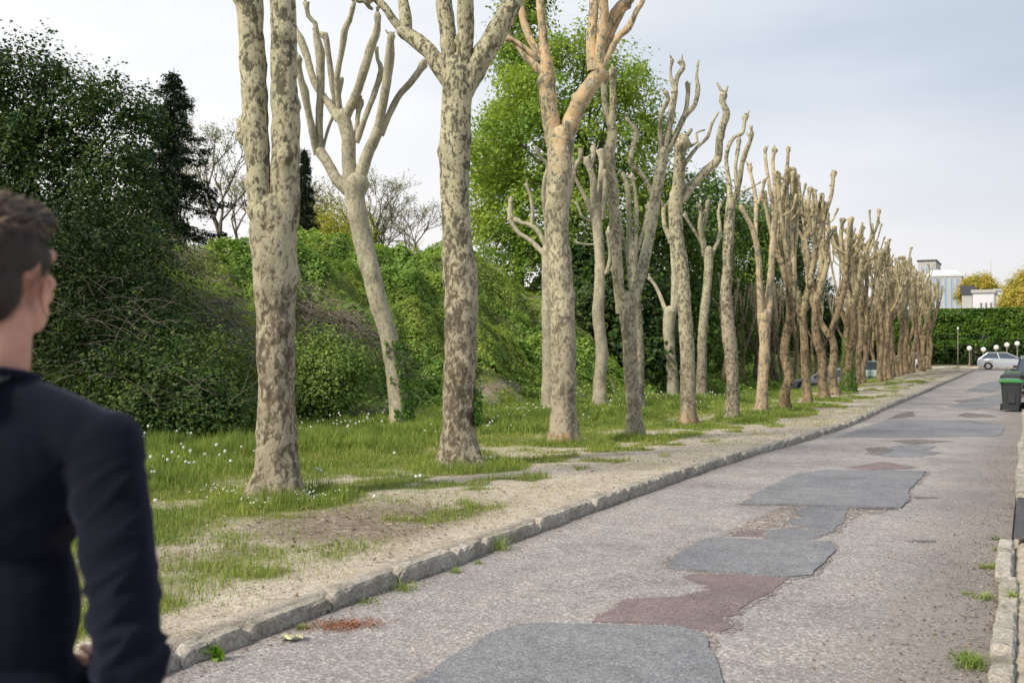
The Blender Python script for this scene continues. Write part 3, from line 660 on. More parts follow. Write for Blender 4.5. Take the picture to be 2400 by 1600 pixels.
t3 = traced_plane((1076, 1095), [(1078, 1098, 100), (1076, 1060, 94), (1076, 980, 86), (1078, 900, 84), (1080, 800, 84), (1081, 700, 86), (1079, 655, 90), (1070, 560, 76), (1066, 480, 76), (1066, 400, 78), (1068, 330, 80), (1072, 250, 78), (1076, 185, 84), (1076, 150, 70)],
    [[(1058, 195, 52), (1030, 155, 46), (1005, 120, 42), (965, 87, 38), (942, 72, 34)], [(945, 75, 24), (920, 45, 20), (900, 15, 19), (875, -4, 19), (852, 2, 20)],
     [(952, 80, 30), (950, 40, 30), (944, 0, 27), (936, -80, 24), (925, -170, 22), (930, -260, 18)], [(1062, 190, 46), (1052, 100, 42), (1046, 50, 42), (1040, 0, 42), (1035, -120, 38), (1025, -240, 32), (1030, -350, 24)],
     [(1086, 180, 44), (1092, 80, 42), (1090, 30, 44), (1094, -60, 38), (1100, -200, 32), (1092, -320, 24)], [(1092, 205, 60), (1125, 142, 56), (1160, 82, 54), (1190, 30, 52), (1215, -20, 46), (1250, -90, 42), (1275, -190, 34), (1300, -300, 26)],
     [(1040, -120, 26), (1000, -210, 22), (985, -330, 18)], [(1255, -100, 28), (1320, -180, 22), (1350, -280, 18)]],
    'thick plane tree with flared foot, its heavy limbs spreading at the top', M['bark'], 3, n=22, group=FRONT, depth=0.25)
t5 = traced_plane((1320, 1040), [(1320, 1044, 68), (1320, 980, 64), (1320, 900, 64), (1320, 800, 66), (1318, 700, 64), (1310, 600, 62), (1306, 520, 58), (1308, 450, 60), (1313, 380, 64), (1315, 318, 70)],
    [[(1300, 330, 46), (1288, 260, 44), (1284, 210, 44), (1280, 150, 36), (1276, 110, 24), (1270, 50, 20), (1266, 0, 20), (1262, -100, 18), (1268, -180, 14)], [(1268, 165, 24), (1235, 137, 18), (1215, 110, 14), (1195, 88, 12), (1172, 62, 12)], [(1262, 140, 16), (1230, 112, 12), (1205, 95, 10), (1182, 88, 8)],
     [(1266, 130, 18), (1246, 100, 18), (1230, 60, 18), (1222, 20, 18), (1212, -50, 16), (1218, -120, 12)], [(1326, 325, 46), (1346, 268, 44), (1370, 222, 42), (1392, 190, 42), (1402, 160, 38)],
     [(1390, 160, 32), (1386, 100, 26), (1390, 50, 24), (1392, 0, 24), (1392, -90, 22), (1380, -170, 18)], [(1404, 150, 24), (1410, 80, 24), (1416, 30, 24), (1412, -20, 24), (1420, -100, 20)],
     [(1402, 120, 20), (1425, 62, 20), (1452, 15, 22), (1478, 0, 18), (1490, -30, 12)], [(1408, 150, 16), (1430, 90, 14), (1448, 50, 14), (1465, 20, 12), (1478, 12, 8)], [(1414, 150, 18), (1445, 92, 16), (1472, 66, 18), (1490, 30, 13), (1505, 5, 13), (1512, -25, 8)]],
    'plane tree with warm sun-tinted fork and stained brown foot before the leafy maple', M['bark_sunlit'], 5, n=20, group=FRONT, depth=0.3)
t7 = traced_plane((1487, 1029), [(1487, 1033, 42), (1487, 980, 39), (1481, 900, 37), (1475, 800, 38), (1470, 740, 44), (1466, 700, 50)],
    [[(1456, 725, 28), (1449, 660, 27), (1446, 600, 26), (1442, 540, 26), (1438, 480, 24), (1432, 400, 24), (1429, 360, 28), (1435, 320, 24), (1433, 290, 18), (1437, 250, 16), (1435, 190, 14), (1436, 158, 12)], [(1434, 300, 16), (1419, 258, 14), (1416, 200, 14), (1422, 180, 10)],
     [(1478, 725, 30), (1495, 670, 28), (1508, 620, 28), (1520, 560, 26), (1530, 500, 28), (1540, 440, 28), (1550, 390, 28), (1556, 352, 26)], [(1556, 365, 20), (1566, 310, 18), (1576, 253, 18), (1582, 205, 15), (1572, 180, 8), (1574, 138, 6)], [(1580, 215, 14), (1588, 180, 12), (1600, 160, 12), (1596, 140, 8)],
     [(1564, 352, 18), (1580, 325, 16), (1602, 278, 14), (1628, 246, 12), (1636, 207, 12), (1633, 184, 8), (1636, 146, 4)], [(1550, 360, 14), (1547, 300, 11), (1552, 262, 11), (1566, 232, 12), (1556, 212, 6)], [(1596, 285, 12), (1608, 255, 11), (1613, 205, 11), (1609, 194, 9)],
     [(1530, 465, 14), (1516, 425, 12), (1492, 398, 12), (1478, 380, 13), (1484, 340, 12), (1491, 310, 14), (1477, 290, 9), (1468, 273, 8)], [(1503, 625, 13), (1514, 590, 12), (1522, 545, 11)]],
    'pale plane tree splitting low into two long upright arms like a narrow V', M['bark_mid'], 7, n=18, group=FRONT, depth=0.3)
t8 = traced_plane((1612, 998), [(1612, 1002, 42), (1612, 940, 38), (1611, 850, 36), (1608, 780, 36), (1603, 700, 34), (1596, 620, 36), (1587, 560, 36), (1583, 500, 36), (1586, 455, 38)],
    [[(1586, 470, 34), (1591, 420, 30), (1593, 370, 28), (1596, 335, 26), (1606, 318, 20)], [(1598, 470, 24), (1625, 432, 22), (1655, 400, 20), (1682, 374, 20), (1686, 330, 18), (1695, 290, 18), (1703, 268, 18), (1694, 238, 12), (1697, 218, 15)], [(1604, 385, 12), (1634, 345, 9), (1658, 322, 9), (1665, 298, 8), (1674, 280, 6), (1683, 264, 4)], [(1604, 350, 8), (1634, 332, 7), (1631, 312, 5), (1651, 305, 4)], [(1578, 575, 14), (1558, 530, 12), (1555, 495, 9), (1557, 478, 8)], [(1590, 350, 12), (1582, 325, 9), (1580, 310, 8)]],
    'plane tree with orange foot, peeled grey trunk and black-knobbed arm reaching right', M['bark_rust'], 8, n=18, group=FRONT)
t9 = traced_plane((1716, 985), [(1716, 990, 34), (1717, 900, 31), (1713, 820, 34), (1705, 750, 30), (1702, 690, 27), (1705, 620, 24), (1707, 560, 25), (1711, 500, 24), (1714, 465, 24)],
    [[(1711, 480, 15), (1709, 430, 12), (1702, 380, 10), (1705, 350, 11), (1720, 322, 10), (1740, 312, 10), (1745, 285, 9), (1748, 268, 10)], [(1718, 475, 17), (1730, 440, 14), (1740, 380, 12), (1750, 350, 13), (1758, 330, 9), (1761, 308, 10)], [(1727, 445, 11), (1724, 390, 9), (1730, 350, 10), (1732, 325, 7)], [(1740, 452, 7), (1760, 440, 5), (1783, 427, 3)]],
    'brown spotted plane tree bulging halfway up, foot in a dark grass tuft', M['bark'], 9, n=16, group=FRONT)
t10 = traced_plane((1785, 969), [(1785, 973, 30), (1788, 880, 26), (1792, 800, 26), (1790, 735, 30)],
    [[(1784, 750, 18), (1781, 680, 15), (1777, 600, 14), (1768, 550, 14), (1758, 525, 12), (1745, 500, 9), (1735, 480, 8)], [(1796, 750, 22), (1803, 690, 19), (1806, 640, 16), (1812, 560, 16), (1816, 500, 15), (1816, 470, 14)], [(1816, 480, 12), (1815, 430, 10), (1811, 380, 9), (1815, 347, 9)], [(1820, 500, 12), (1838, 430, 10), (1846, 380, 9), (1847, 345, 7)], [(1812, 490, 9), (1802, 430, 9), (1795, 380, 8), (1793, 345, 7)], [(1770, 550, 12), (1772, 480, 10), (1765, 430, 8), (1755, 390, 8)], [(1771, 490, 8), (1785, 455, 7), (1792, 420, 7)]],
    'slender ochre plane tree that forks low at chest of the row, before the lilac-grey trunks', M['bark_warm'], 10, n=14, group=FRONT)
t10[0]['label'] = 'slender ochre plane tree, forked low, with sparse thin tips against the pale sky'
# second row
b2 = traced_plane((941, 1010), [(943, 1012, 58), (935, 950, 50), (926, 880, 48), (913, 800, 46), (897, 740, 48), (880, 680, 50), (863, 610, 50), (850, 560, 50), (838, 505, 52), (831, 460, 56), (836, 425, 62)],
    [[(822, 450, 36), (793, 425, 28), (778, 400, 26), (763, 375, 26), (748, 352, 26)], [(742, 358, 18), (733, 310, 18), (722, 260, 17), (714, 215, 20), (704, 180, 16), (697, 130, 14)], [(750, 352, 18), (748, 280, 18), (752, 200, 18), (750, 140, 22), (748, 115, 22), (741, 85, 16), (739, 55, 12), (722, 38, 10), (717, 5, 11)], [(756, 352, 9), (770, 300, 8), (785, 260, 9), (797, 215, 9), (802, 183, 9)],
     [(824, 440, 42), (818, 380, 36), (817, 330, 34), (808, 290, 36), (802, 265, 32)], [(812, 270, 26), (835, 220, 22), (855, 160, 22), (870, 110, 20), (884, 70, 18), (884, 28, 9)], [(792, 275, 22), (765, 235, 18), (738, 195, 18), (718, 130, 18), (704, 92, 20), (690, 60, 12), (682, 0, 12)], [(790, 262, 16), (780, 200, 16), (770, 130, 14), (762, 85, 16), (745, 78, 12)], [(797, 262, 16), (790, 190, 14), (801, 120, 14), (808, 70, 16), (822, 38, 12), (830, 5, 9)],
     [(840, 430, 34), (851, 390, 30), (861, 360, 28), (876, 330, 28), (886, 305, 26)], [(885, 310, 22), (897, 250, 22), (908, 180, 22), (914, 125, 22), (916, 75, 9)], [(893, 312, 18), (911, 270, 16), (935, 225, 16), (965, 190, 16), (984, 165, 16), (996, 140, 10)], [(836, 330, 18), (858, 270, 14), (879, 215, 14), (894, 165, 14), (885, 140, 9), (882, 110, 8)], [(834, 320, 12), (840, 262, 12), (846, 232, 14)]],
    'leaning pale plane tree with candelabra of knobbly arms and ivy on its foot', M['bark_pale'], 22, n=18, group=BACK, depth=0.45)
b5 = traced_plane((1290, 962), [(1288, 964, 38), (1285, 800, 32), (1284, 700, 30), (1284, 640, 30), (1284, 585, 32)],
    [[(1278, 598, 14), (1245, 565, 12), (1215, 545, 11), (1199, 520, 13), (1196, 498, 14), (1196, 463, 7)], [(1285, 590, 15), (1265, 548, 13), (1245, 528, 10), (1222, 522, 10), (1204, 512, 9)], [(1246, 530, 10), (1248, 488, 10), (1242, 455, 9), (1232, 430, 7)], [(1288, 590, 22), (1282, 520, 16), (1275, 460, 14), (1277, 420, 10), (1284, 390, 10), (1268, 370, 8), (1254, 345, 7)], [(1296, 600, 18), (1330, 480, 14), (1345, 400, 12), (1360, 370, 10), (1362, 348, 8)], [(1346, 405, 10), (1340, 385, 8), (1342, 372, 8)]],
    'smooth pale plane trunk half hidden behind the warm forked tree, crooked twigs to its left', M['bark_pale'], 25, n=14, group=BACK)
b6 = traced_plane((1405, 962), [(1405, 964, 38), (1406, 900, 34), (1410, 820, 31), (1402, 740, 29), (1405, 680, 27), (1405, 600, 25), (1400, 540, 25), (1396, 485, 28)],
    [[(1388, 500, 14), (1372, 465, 10), (1352, 425, 9), (1340, 400, 8)], [(1392, 490, 18), (1390, 420, 16), (1380, 390, 14), (1374, 368, 9)], [(1382, 400, 10), (1390, 370, 10), (1391, 342, 9)], [(1402, 490, 18), (1408, 420, 14), (1411, 372, 14), (1412, 352, 16)], [(1390, 520, 8), (1365, 510, 7), (1358, 490, 6), (1348, 474, 6)], [(1410, 510, 14), (1418, 440, 12), (1415, 398, 10)], [(1395, 573, 6), (1370, 573, 5), (1350, 568, 5)], [(1412, 620, 10), (1420, 640, 12), (1430, 600, 9), (1424, 540, 9)]],
    'small whitish plane tree with a crown of short stubs behind the warm forked one', M['bark_pale'], 26, n=14, group=BACK)
b7 = traced_plane((1496, 958), [(1494, 960, 34), (1494, 800, 30), (1486, 680, 26), (1480, 600, 28), (1480, 575, 30)],
    [[(1476, 590, 15), (1473, 480, 12), (1468, 430, 12), (1457, 404, 6)], [(1488, 590, 14), (1492, 500, 11), (1486, 445, 11), (1480, 408, 8)], [(1490, 590, 13), (1508, 540, 11), (1520, 480, 9)], [(1470, 600, 10), (1455, 540, 9), (1446, 500, 8)]],
    'plane trunk seen behind the V-shaped tree, two thin tips between its arms', M['bark_mid'], 27, n=14, group=BACK)
b8 = traced_plane((1576, 940), [(1577, 942, 31), (1576, 880, 27), (1570, 820, 25), (1567, 770, 29), (1571, 728, 32)],
    [[(1565, 740, 12), (1550, 700, 10), (1536, 670, 9), (1520, 650, 7)], [(1577, 738, 15), (1580, 660, 14), (1577, 600, 12), (1572, 560, 9)], [(1582, 730, 12), (1592, 670, 11), (1600, 600, 9)]],
    'short whitish plane tree with a bent trunk and one thin arm pointing left', M['bark_pale'], 28, n=14, group=BACK)
b9 = traced_plane((1643, 924), [(1643, 926, 27), (1645, 850, 24), (1648, 760, 23), (1656, 680, 21), (1661, 620, 21), (1659, 585, 24)],
    [[(1652, 595, 15), (1646, 560, 13), (1641, 530, 13), (1643, 500, 9), (1636, 478, 8)], [(1648, 575, 10), (1630, 545, 8), (1612, 517, 8), (1605, 500, 7)], [(1667, 595, 12), (1681, 570, 10), (1688, 540, 9), (1684, 500, 8), (1688, 478, 6)], [(1645, 545, 9), (1655, 505, 9), (1659, 470, 9)]],
    'plane tree forked into two stub clusters, left of the brown spotted one', M['bark_mid'], 29, n=12, group=BACK)

def generic_plane(seed):
    rng = random.Random(seed); root = empty('plane_tree')
    H = rng.uniform(6.9, 7.6); fh = rng.uniform(2.3, 3.9); r0 = rng.uniform(0.13, 0.175)
    lx, ly = rng.uniform(-0.10, 0.10), rng.uniform(-0.10, 0.10)
    wob = [Vector((rng.uniform(-0.07, 0.07), rng.uniform(-0.07, 0.07), 0)) for _ in range(6)]
    tr = []
    for i in range(6):
        f = i / 5; tr.append((Vector((lx * f * fh, ly * f * fh, -0.06 + f * (fh + 0.06))) + wob[i] * (1 if i else 0), r0 * (1 - 0.22 * f) * (1.1 if i == 5 else 1)))
    mb = MB(); organic(mb, tr, rng, 14, 0.14, 0.06, 0.6, foot=(0, rng.choice([3, 4, 5]), rng.uniform(0, 6)), fist=False); mb.build('trunk', M['bark_far'], root, smooth=True)
    top = tr[-1][0]; nl = rng.choice([2, 2, 3]); a0 = rng.uniform(0, 6.28)
    for li in range(nl):
        a = a0 + li * 2 * math.pi / nl + rng.uniform(-0.4, 0.4); sp = rng.uniform(0.35, 0.85); h1 = rng.uniform(1.1, 1.9)
        d = Vector((math.cos(a), math.sin(a), 0)); r = r0 * rng.uniform(0.64, 0.78)
        m1 = top + d * sp * 0.6 + Vector((0, 0, h1 * 0.45)); m2 = top + d * sp + Vector((rng.uniform(-.08, .08), rng.uniform(-.08, .08), h1))
        mb = MB(); organic(mb, [(top - Vector((0, 0, 0.18)), r * 1.05), (m1, r * 0.9), (m2, r * 0.85)], rng, 10, 0.14, 0.09, 0.9, fist=False)
        ns = rng.choice([3, 3, 4])
        for si in range(ns):
            b_ = a + rng.uniform(-1.5, 1.5) + si * 2.1; e = Vector((math.cos(b_), math.sin(b_), 0)); q = rng.uniform(0.15, 0.55)
            hh = H - m2.z - rng.uniform(0, 0.9) + (0.5 if si == 0 and li == 0 else 0); rr = r * rng.uniform(0.56, 0.74)
            p1 = m2 + e * q * 0.6 + Vector((0, 0, hh * 0.3)); p2 = m2 + e * q + Vector((rng.uniform(-.12, .12), rng.uniform(-.12, .12), hh * 0.66)); p3 = p2 + Vector((rng.uniform(-.14, .14), rng.uniform(-.14, .14), hh * 0.34))
            organic(mb, [(m2 - Vector((0, 0, 0.1)), rr), (p1, rr * 0.85), (p2, rr * 0.85), (p3, rr * 0.80)], rng, 8, 0.09, 0.15, 3.0)
            for _q in range(rng.choice([1, 1, 2])):
                c = rng.uniform(0, 6.28); g_ = Vector((math.cos(c), math.sin(c), 0)); s_ = p1.lerp(p2, rng.uniform(0.1, 0.8)); L_ = rng.uniform(0.35, 1.0)
                organic(mb, [(s_, rr * 0.5), (s_ + g_ * 0.30 + Vector((0, 0, L_ * 0.25)), rr * 0.45), (s_ + g_ * rng.uniform(0.3, 0.62) + Vector((0, 0, L_)), rr * 0.5)], rng, 6, 0.10, 0.12, 2.4)
        mb.build('limb', M['bark_far'], root, smooth=True)
    return root
protos = [generic_plane(200 + i) for i in range(9)]
used = [0] * len(protos); prng = random.Random(77)
def put_plane(x, y, label, group, sc=1.0):
    i = prng.randrange(len(protos))
    o = protos[i] if not used[i] else copy_tree(protos[i]); used[i] = 1
    o.location = (x, y, Tz(x, y)); o.rotation_euler = (0, 0, prng.uniform(0, 6.28)); o.scale = (sc * prng.uniform(0.92, 1.08),) * 2 + (sc * prng.uniform(0.96, 1.04),)
    tag(o, label, 'tree', group)
FAR = 'pollarded plane trees far down the rows'
LF = 'far front-row plane tree beside the kerb, one of the crowded thin trunks'
LB = 'far second-row plane tree standing among the crowded thin trunks'
l4 = ['leaning plane tree next right of the slender ochre one', 'plane tree standing in front of the grey parked car bonnet',
      'pale-trunked plane tree standing in front of the grey parked car door', 'plane tree just left of the ivy-wrapped trunk']
ny = None
for i, (u, v) in enumerate([(1842, 961), (1893, 950), (1932, 938), (1960, 925)]):
    zc, p = G(u, v); put_plane(p.x, p.y, l4[i], FRONT, 1.0); ny = p.y; lastx = p.x
zc, p = G(1988, 917); put_plane(p.x, p.y, 'plane tree with bright green ivy wrapped thickly round its lower trunk', FRONT); ivy_tree_xy = (p.x, p.y); ny = p.y
y = ny + 3.2
while y < 87:
    put_plane(-7.1 + prng.uniform(-0.25, 0.25), y, LF, FAR, 1.0); y += prng.uniform(1.9, 2.7)
for (u, v) in [(1693, 916), (1740, 912), (1775, 907), (1820, 905)]:
    zc, p = G(u, v); put_plane(p.x, p.y, {1693: 'second-row plane trunk just left of the brown spotted tree', 1740: 'brownish second-row plane trunk between the brown spotted and slender ochre trees', 1775: 'dark second-row plane trunk right behind the slender ochre tree', 1820: 'second-row plane trunk between the slender ochre and the leaning tree'}[u], BACK, 0.92); ny2 = p.y
y = ny2 + 3.0
while y < 87:
    put_plane(-10.7 + prng.uniform(-0.3, 0.3), y, LB, FAR, 0.95); y += prng.uniform(2.3, 3.3)
y = 62
while y < 86:
    put_plane(-15.2 + prng.uniform(-0.5, 0.5), y, 'third-row plane tree far back behind the parked cars', FAR, 0.95); y += prng.uniform(3, 4.5)
for i, o in enumerate(protos):
    if not used[i]:
        for c in list(o.children): bpy.data.objects.remove(c)
        bpy.data.objects.remove(o)

# ------------------------------------------------------------------ foliage
def leaf_mesh(name, Pn, Nn, size, rng, wid=0.55, stretch=None):
    """flat pointed leaves at Pn facing Nn"""
    n = len(Pn); size = np.broadcast_to(np.asarray(size, float), (n,))[:, None]
    Nn = Nn / (np.linalg.norm(Nn, axis=1, keepdims=True) + 1e-9)
    a = rng.normal(size=(n, 3)) if stretch is None else stretch + rng.normal(size=(n, 3)) * 0.35
    a -= Nn * (a * Nn).sum(1, keepdims=True); a /= (np.linalg.norm(a, axis=1, keepdims=True) + 1e-9)
    b = np.cross(Nn, a)
    V = np.stack([Pn - a * size * 0.5, Pn + b * size * wid * 0.5 + Nn * size * 0.08, Pn + a * size * 0.5, Pn - b * size * wid * 0.5 + Nn * size * 0.08], 1).reshape(-1, 3)
    F = np.arange(n * 4).reshape(-1, 4)
    return mesh_np(name, V, [F])
def crown(name, lobes, rng, nclump, per, cr, leaf, mat, parent=None, flat=0.55, inner=0.72, droop=0.25, loc=None, upb=0.15, wid=0.6, elong=1.0):
    """lobes: (x,y,z,rx,ry,rz); leaves in clumps over the lobes' shells"""
    lo = np.array(lobes, float); area = lo[:, 3] * lo[:, 5] + lo[:, 4] * lo[:, 5]; pk = rng.choice(len(lo), nclump, p=area / area.sum())
    d = rng.normal(size=(nclump, 3)); d[:, 2] += upb * 2; d /= np.linalg.norm(d, axis=1, keepdims=True)
    rad = rng.uniform(inner, 1.04, (nclump, 1)); C = lo[pk, :3] + d * lo[pk, 3:] * rad
    keep = np.ones(nclump, bool)
    for l in lo:
        q = (C - l[:3]) / l[3:]; keep &= (q * q).sum(1) > 0.42
    C = C[keep]; d = d[keep]; m = len(C)
    csz = cr * rng.uniform(0.55, 1.35, m)
    k = np.maximum(3, (per * rng.uniform(0.5, 1.4, m)).astype(int)); idx = np.repeat(np.arange(m), k); n = len(idx)
    off = rng.normal(size=(n, 3)) * 0.5; off[:, 2] *= flat
    ax = d * 0.7 + rng.normal(size=(m, 3)) * 0.55 * np.array([1, 1, flat * 1.4]) + [0, 0, 0.10]; ax /= np.linalg.norm(ax, axis=1, keepdims=True); tt = rng.uniform(-0.6, 1, n); off *= (1.0 - 0.45 * np.clip(tt, 0, 1) * min(1, elong))[:, None]; off += ax[idx] * (tt * elong)[:, None]
    hr = np.hypot(off[:, 0], off[:, 1]); off[:, 2] -= droop * hr * hr * 1.6
    Pn = C[idx] + off * csz[idx, None]
    Nn = d[idx] * 0.45 + np.array([0, 0, 0.55]) + rng.normal(size=(n, 3)) * 0.45 + off * np.array([0.5, 0.5, 0.2])
    o = link(name, leaf_mesh(name, Pn, Nn, leaf * rng.uniform(0.6, 1.35, n), rng, wid), mat, parent)
    if loc is not None: o.location = loc
    return o, C
def limbs_to(C, root, base_r, mat, parent, n, rng, fork=0.4, name='trunk', H=None):
    """trunk and limbs reaching towards some of the clumps"""
    mb = MB(); top = np.array([0, 0, H]) if H else C.mean(0)
    mb.tube([(0, 0, -0.3), tuple(top * 0.33 + np.array([.05, 0, 0])), tuple(top * 0.66), tuple(top)], [base_r * 1.25, base_r, base_r * 0.75, base_r * 0.3], 9)
    for i in rng.choice(len(C), min(n, len(C)), replace=False):
        c = C[i]; f = rng.uniform(fork * 0.7, 0.9); s = top * f; s = np.array([0, 0, min(s[2], c[2] * 0.9)])
        md = s * 0.5 + c * 0.5 + np.array([0, 0, -0.06 * np.linalg.norm(c - s)]); rr = base_r * 0.34
        mb.tube([tuple(s), tuple(md), tuple(c)], [rr, rr * 0.6, rr * 0.15], 6)
    return mb.build(name, mat, parent, smooth=True)
def rel(lobes, b): return [(x - b[0], y - b[1], z - b[2], a, c, e) for x, y, z, a, c, e in lobes]
def lobes_px(lst, zc0):
    """lobes from (u, v, radius_px_x, radius_px_z, depth offset)"""
    out = []
    for u, v, ru, rv, dz in lst:
        zc = zc0 + dz; p = P(u, v, zc); k = zc / FPX; out.append((p.x, p.y, p.z, ru * k, ru * k, rv * k))
    return out
def leafy_tree(name, label, cat, lst, zc, seed, nclump, per, cr, leaf, mat, tr=0.2, group=None, bu=None, nl=14, **kw):
    rng = np.random.default_rng(seed); L = lobes_px(lst, zc)
    c = P(bu if bu is not None else lst[0][0], 800, zc); b = Vector((c.x, c.y, Tz(c.x, c.y)))
    root = empty(name, b); tag(root, label, cat, group)
    o, C = crown('crown', rel(L, b), rng, nclump, per, cr, leaf, mat, root, **kw)
    top = np.array(rel(L, b)); H = float(top[:, 2].mean() + 0.3)
    limbs_to(C, root, tr, M['darkbark'], root, nl, rng, H=max(1.0, H))
    return root

# big leafy maple behind the rows
maple = leafy_tree('maple_tree', 'big bright green leafy maple towering behind the plane rows', 'tree',
    [(1320, 200, 122, 91, 0), (1245, 340, 117, 117, 1), (1408, 300, 112, 134, 0), (1185, 470, 71, 91, 0), (1300, 500, 132, 112, 0), (1428, 480, 106, 112, 1), (1340, 120, 51, 45, 0), (1195, 560, 71, 61, -1), (1245, 615, 86, 56, 0), (1330, 620, 81, 51, 0), (1478, 330, 61, 78, 0), (1205, 230, 51, 61, 0), (1408, 190, 78, 67, 1), (1120, 420, 35, 29, -1), (1130, 520, 40, 34, 1), (1115, 350, 28, 23, -1.5), (1518, 250, 42, 35, 1.5), (1538, 330, 38, 31, 1.5), (1513, 420, 44, 38, -1), (1468, 180, 47, 39, -1.5), (1368, 75, 33, 28, -1.5), (1290, 110, 32, 27, -1.5), (1235, 170, 36, 30, 1.5), (1503, 170, 24, 20, 2), (1548, 280, 24, 20, 1), (1150, 300, 34, 28, -1.5), (1448, 130, 29, 24, -1), (1523, 480, 40, 33, 2), (1110, 470, 25, 21, 2), (1270, 270, 56, 46, 1), (1350, 370, 61, 52, 1)],
    52, 31, 1150, 75, 0.85, 0.20, M['maple'], tr=0.42, bu=1330, nl=30, droop=0.4, inner=0.55, elong=1.3)
leafy_tree('poplar_tree', 'tall narrow green tree rising behind the left edge of the big leafy maple', 'tree',
    [(1225, 60, 55, 90, 0), (1235, -60, 50, 90, 0), (1215, 170, 50, 90, 0), (1180, 330, 50, 110, 0), (1135, 350, 28, 50, 0), (1130, 470, 30, 80, 0)], 58, 32, 330, 60, 0.9, 0.22, M['maple'], tr=0.3, bu=1215)
# woods behind the rows
for i, (lst, zc, mt, lab) in enumerate([
    ([(1570, 480, 70, 70, 0), (1540, 600, 70, 90, 0), (1610, 620, 70, 100, 1), (1590, 760, 80, 100, -1)], 58, 'wood', 'dark green tree behind the rust-footed plane tree'),
    ([(1650, 470, 60, 60, 0), (1680, 560, 70, 90, 0), (1640, 690, 70, 100, 0), (1700, 760, 60, 100, 0)], 64, 'wood', 'mid green tree filling the gaps around the spotted brown plane tree'),
    ([(1480, 690, 80, 90, 0), (1420, 760, 80, 90, 0), (1500, 820, 90, 70, -1)], 46, 'darkleaf', 'dark leafy mass low behind the V-shaped plane tree'),
    ([(1755, 520, 55, 50, 0), (1770, 610, 60, 90, 0), (1740, 730, 60, 100, 0)], 78, 'wood', 'rounded green tree behind the slender ochre plane tree'),
    ([(1830, 590, 50, 50, 0), (1850, 680, 60, 90, 0), (1810, 760, 60, 80, 0)], 92, 'darkleaf', 'dark tree behind the leaning scarred plane tree'),
    ([(1905, 690, 50, 40, 0), (1925, 760, 60, 60, 0), (1885, 790, 50, 60, 0)], 100, 'darkleaf', 'dark tree mass behind the grey parked car'),
    ([(1345, 720, 60, 90, 0), (1390, 640, 60, 80, 0), (1370, 800, 70, 60, 0)], 50, 'darkleaf', 'dark leafy tree between warm forked plane and whitish stubby one'),
    ([(1870, 500, 30, 30, 0), (1890, 560, 30, 50, 0)], 98, 'conifer', 'blackish tree tip showing between far plane crowns'),
    ]):
    leafy_tree('broadleaf_tree', lab, 'tree', lst, zc, 60 + i, 330 if i < 7 else 90, 60, 1.0, 0.24, M[mt], tr=0.25, group='trees of the wood behind the rows')
# left: dark trees and shrubs
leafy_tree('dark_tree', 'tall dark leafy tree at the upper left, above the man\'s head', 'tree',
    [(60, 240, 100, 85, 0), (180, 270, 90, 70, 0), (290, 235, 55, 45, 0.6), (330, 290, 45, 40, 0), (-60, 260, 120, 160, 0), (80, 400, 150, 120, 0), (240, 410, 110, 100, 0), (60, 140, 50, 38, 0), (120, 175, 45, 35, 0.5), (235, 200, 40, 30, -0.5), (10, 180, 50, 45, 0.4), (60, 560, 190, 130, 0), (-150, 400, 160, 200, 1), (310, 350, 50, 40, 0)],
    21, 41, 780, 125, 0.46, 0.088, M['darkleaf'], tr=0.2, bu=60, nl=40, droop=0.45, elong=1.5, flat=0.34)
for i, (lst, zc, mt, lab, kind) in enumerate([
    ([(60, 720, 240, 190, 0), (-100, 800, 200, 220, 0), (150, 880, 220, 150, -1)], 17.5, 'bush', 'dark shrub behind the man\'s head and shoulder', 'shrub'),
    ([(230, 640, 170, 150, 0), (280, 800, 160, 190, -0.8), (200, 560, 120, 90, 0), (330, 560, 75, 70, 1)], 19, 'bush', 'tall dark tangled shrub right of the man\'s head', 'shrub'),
    ([(450, 860, 85, 70, 0), (520, 920, 70, 75, -.6), (420, 930, 120, 90, -1.0), (380, 830, 70, 70, 0)], 18.2, 'bush3', 'lower fresh green shrub just left of the nearest plane trunk', 'shrub'),
    ([(350, 950, 110, 90, 0), (440, 960, 100, 75, 0)], 16.8, 'bush3', 'low fresh-leaved shrub at the edge of the tall grass, nearest to the man', 'shrub'),
    ([(770, 880, 75, 55, 0), (720, 920, 60, 50, 0)], 21.5, 'bush2', 'round green bramble mound between the nearest trunk and the leaning pale one', 'shrub'),
    ]):
    leafy_tree('shrub', lab, kind, lst, zc, 80 + i, 600, 80, 0.40, 0.07, M[mt], tr=0.05, group='shrubs at the foot of the bank', nl=26, inner=0.5, droop=0.10, elong=2.0)

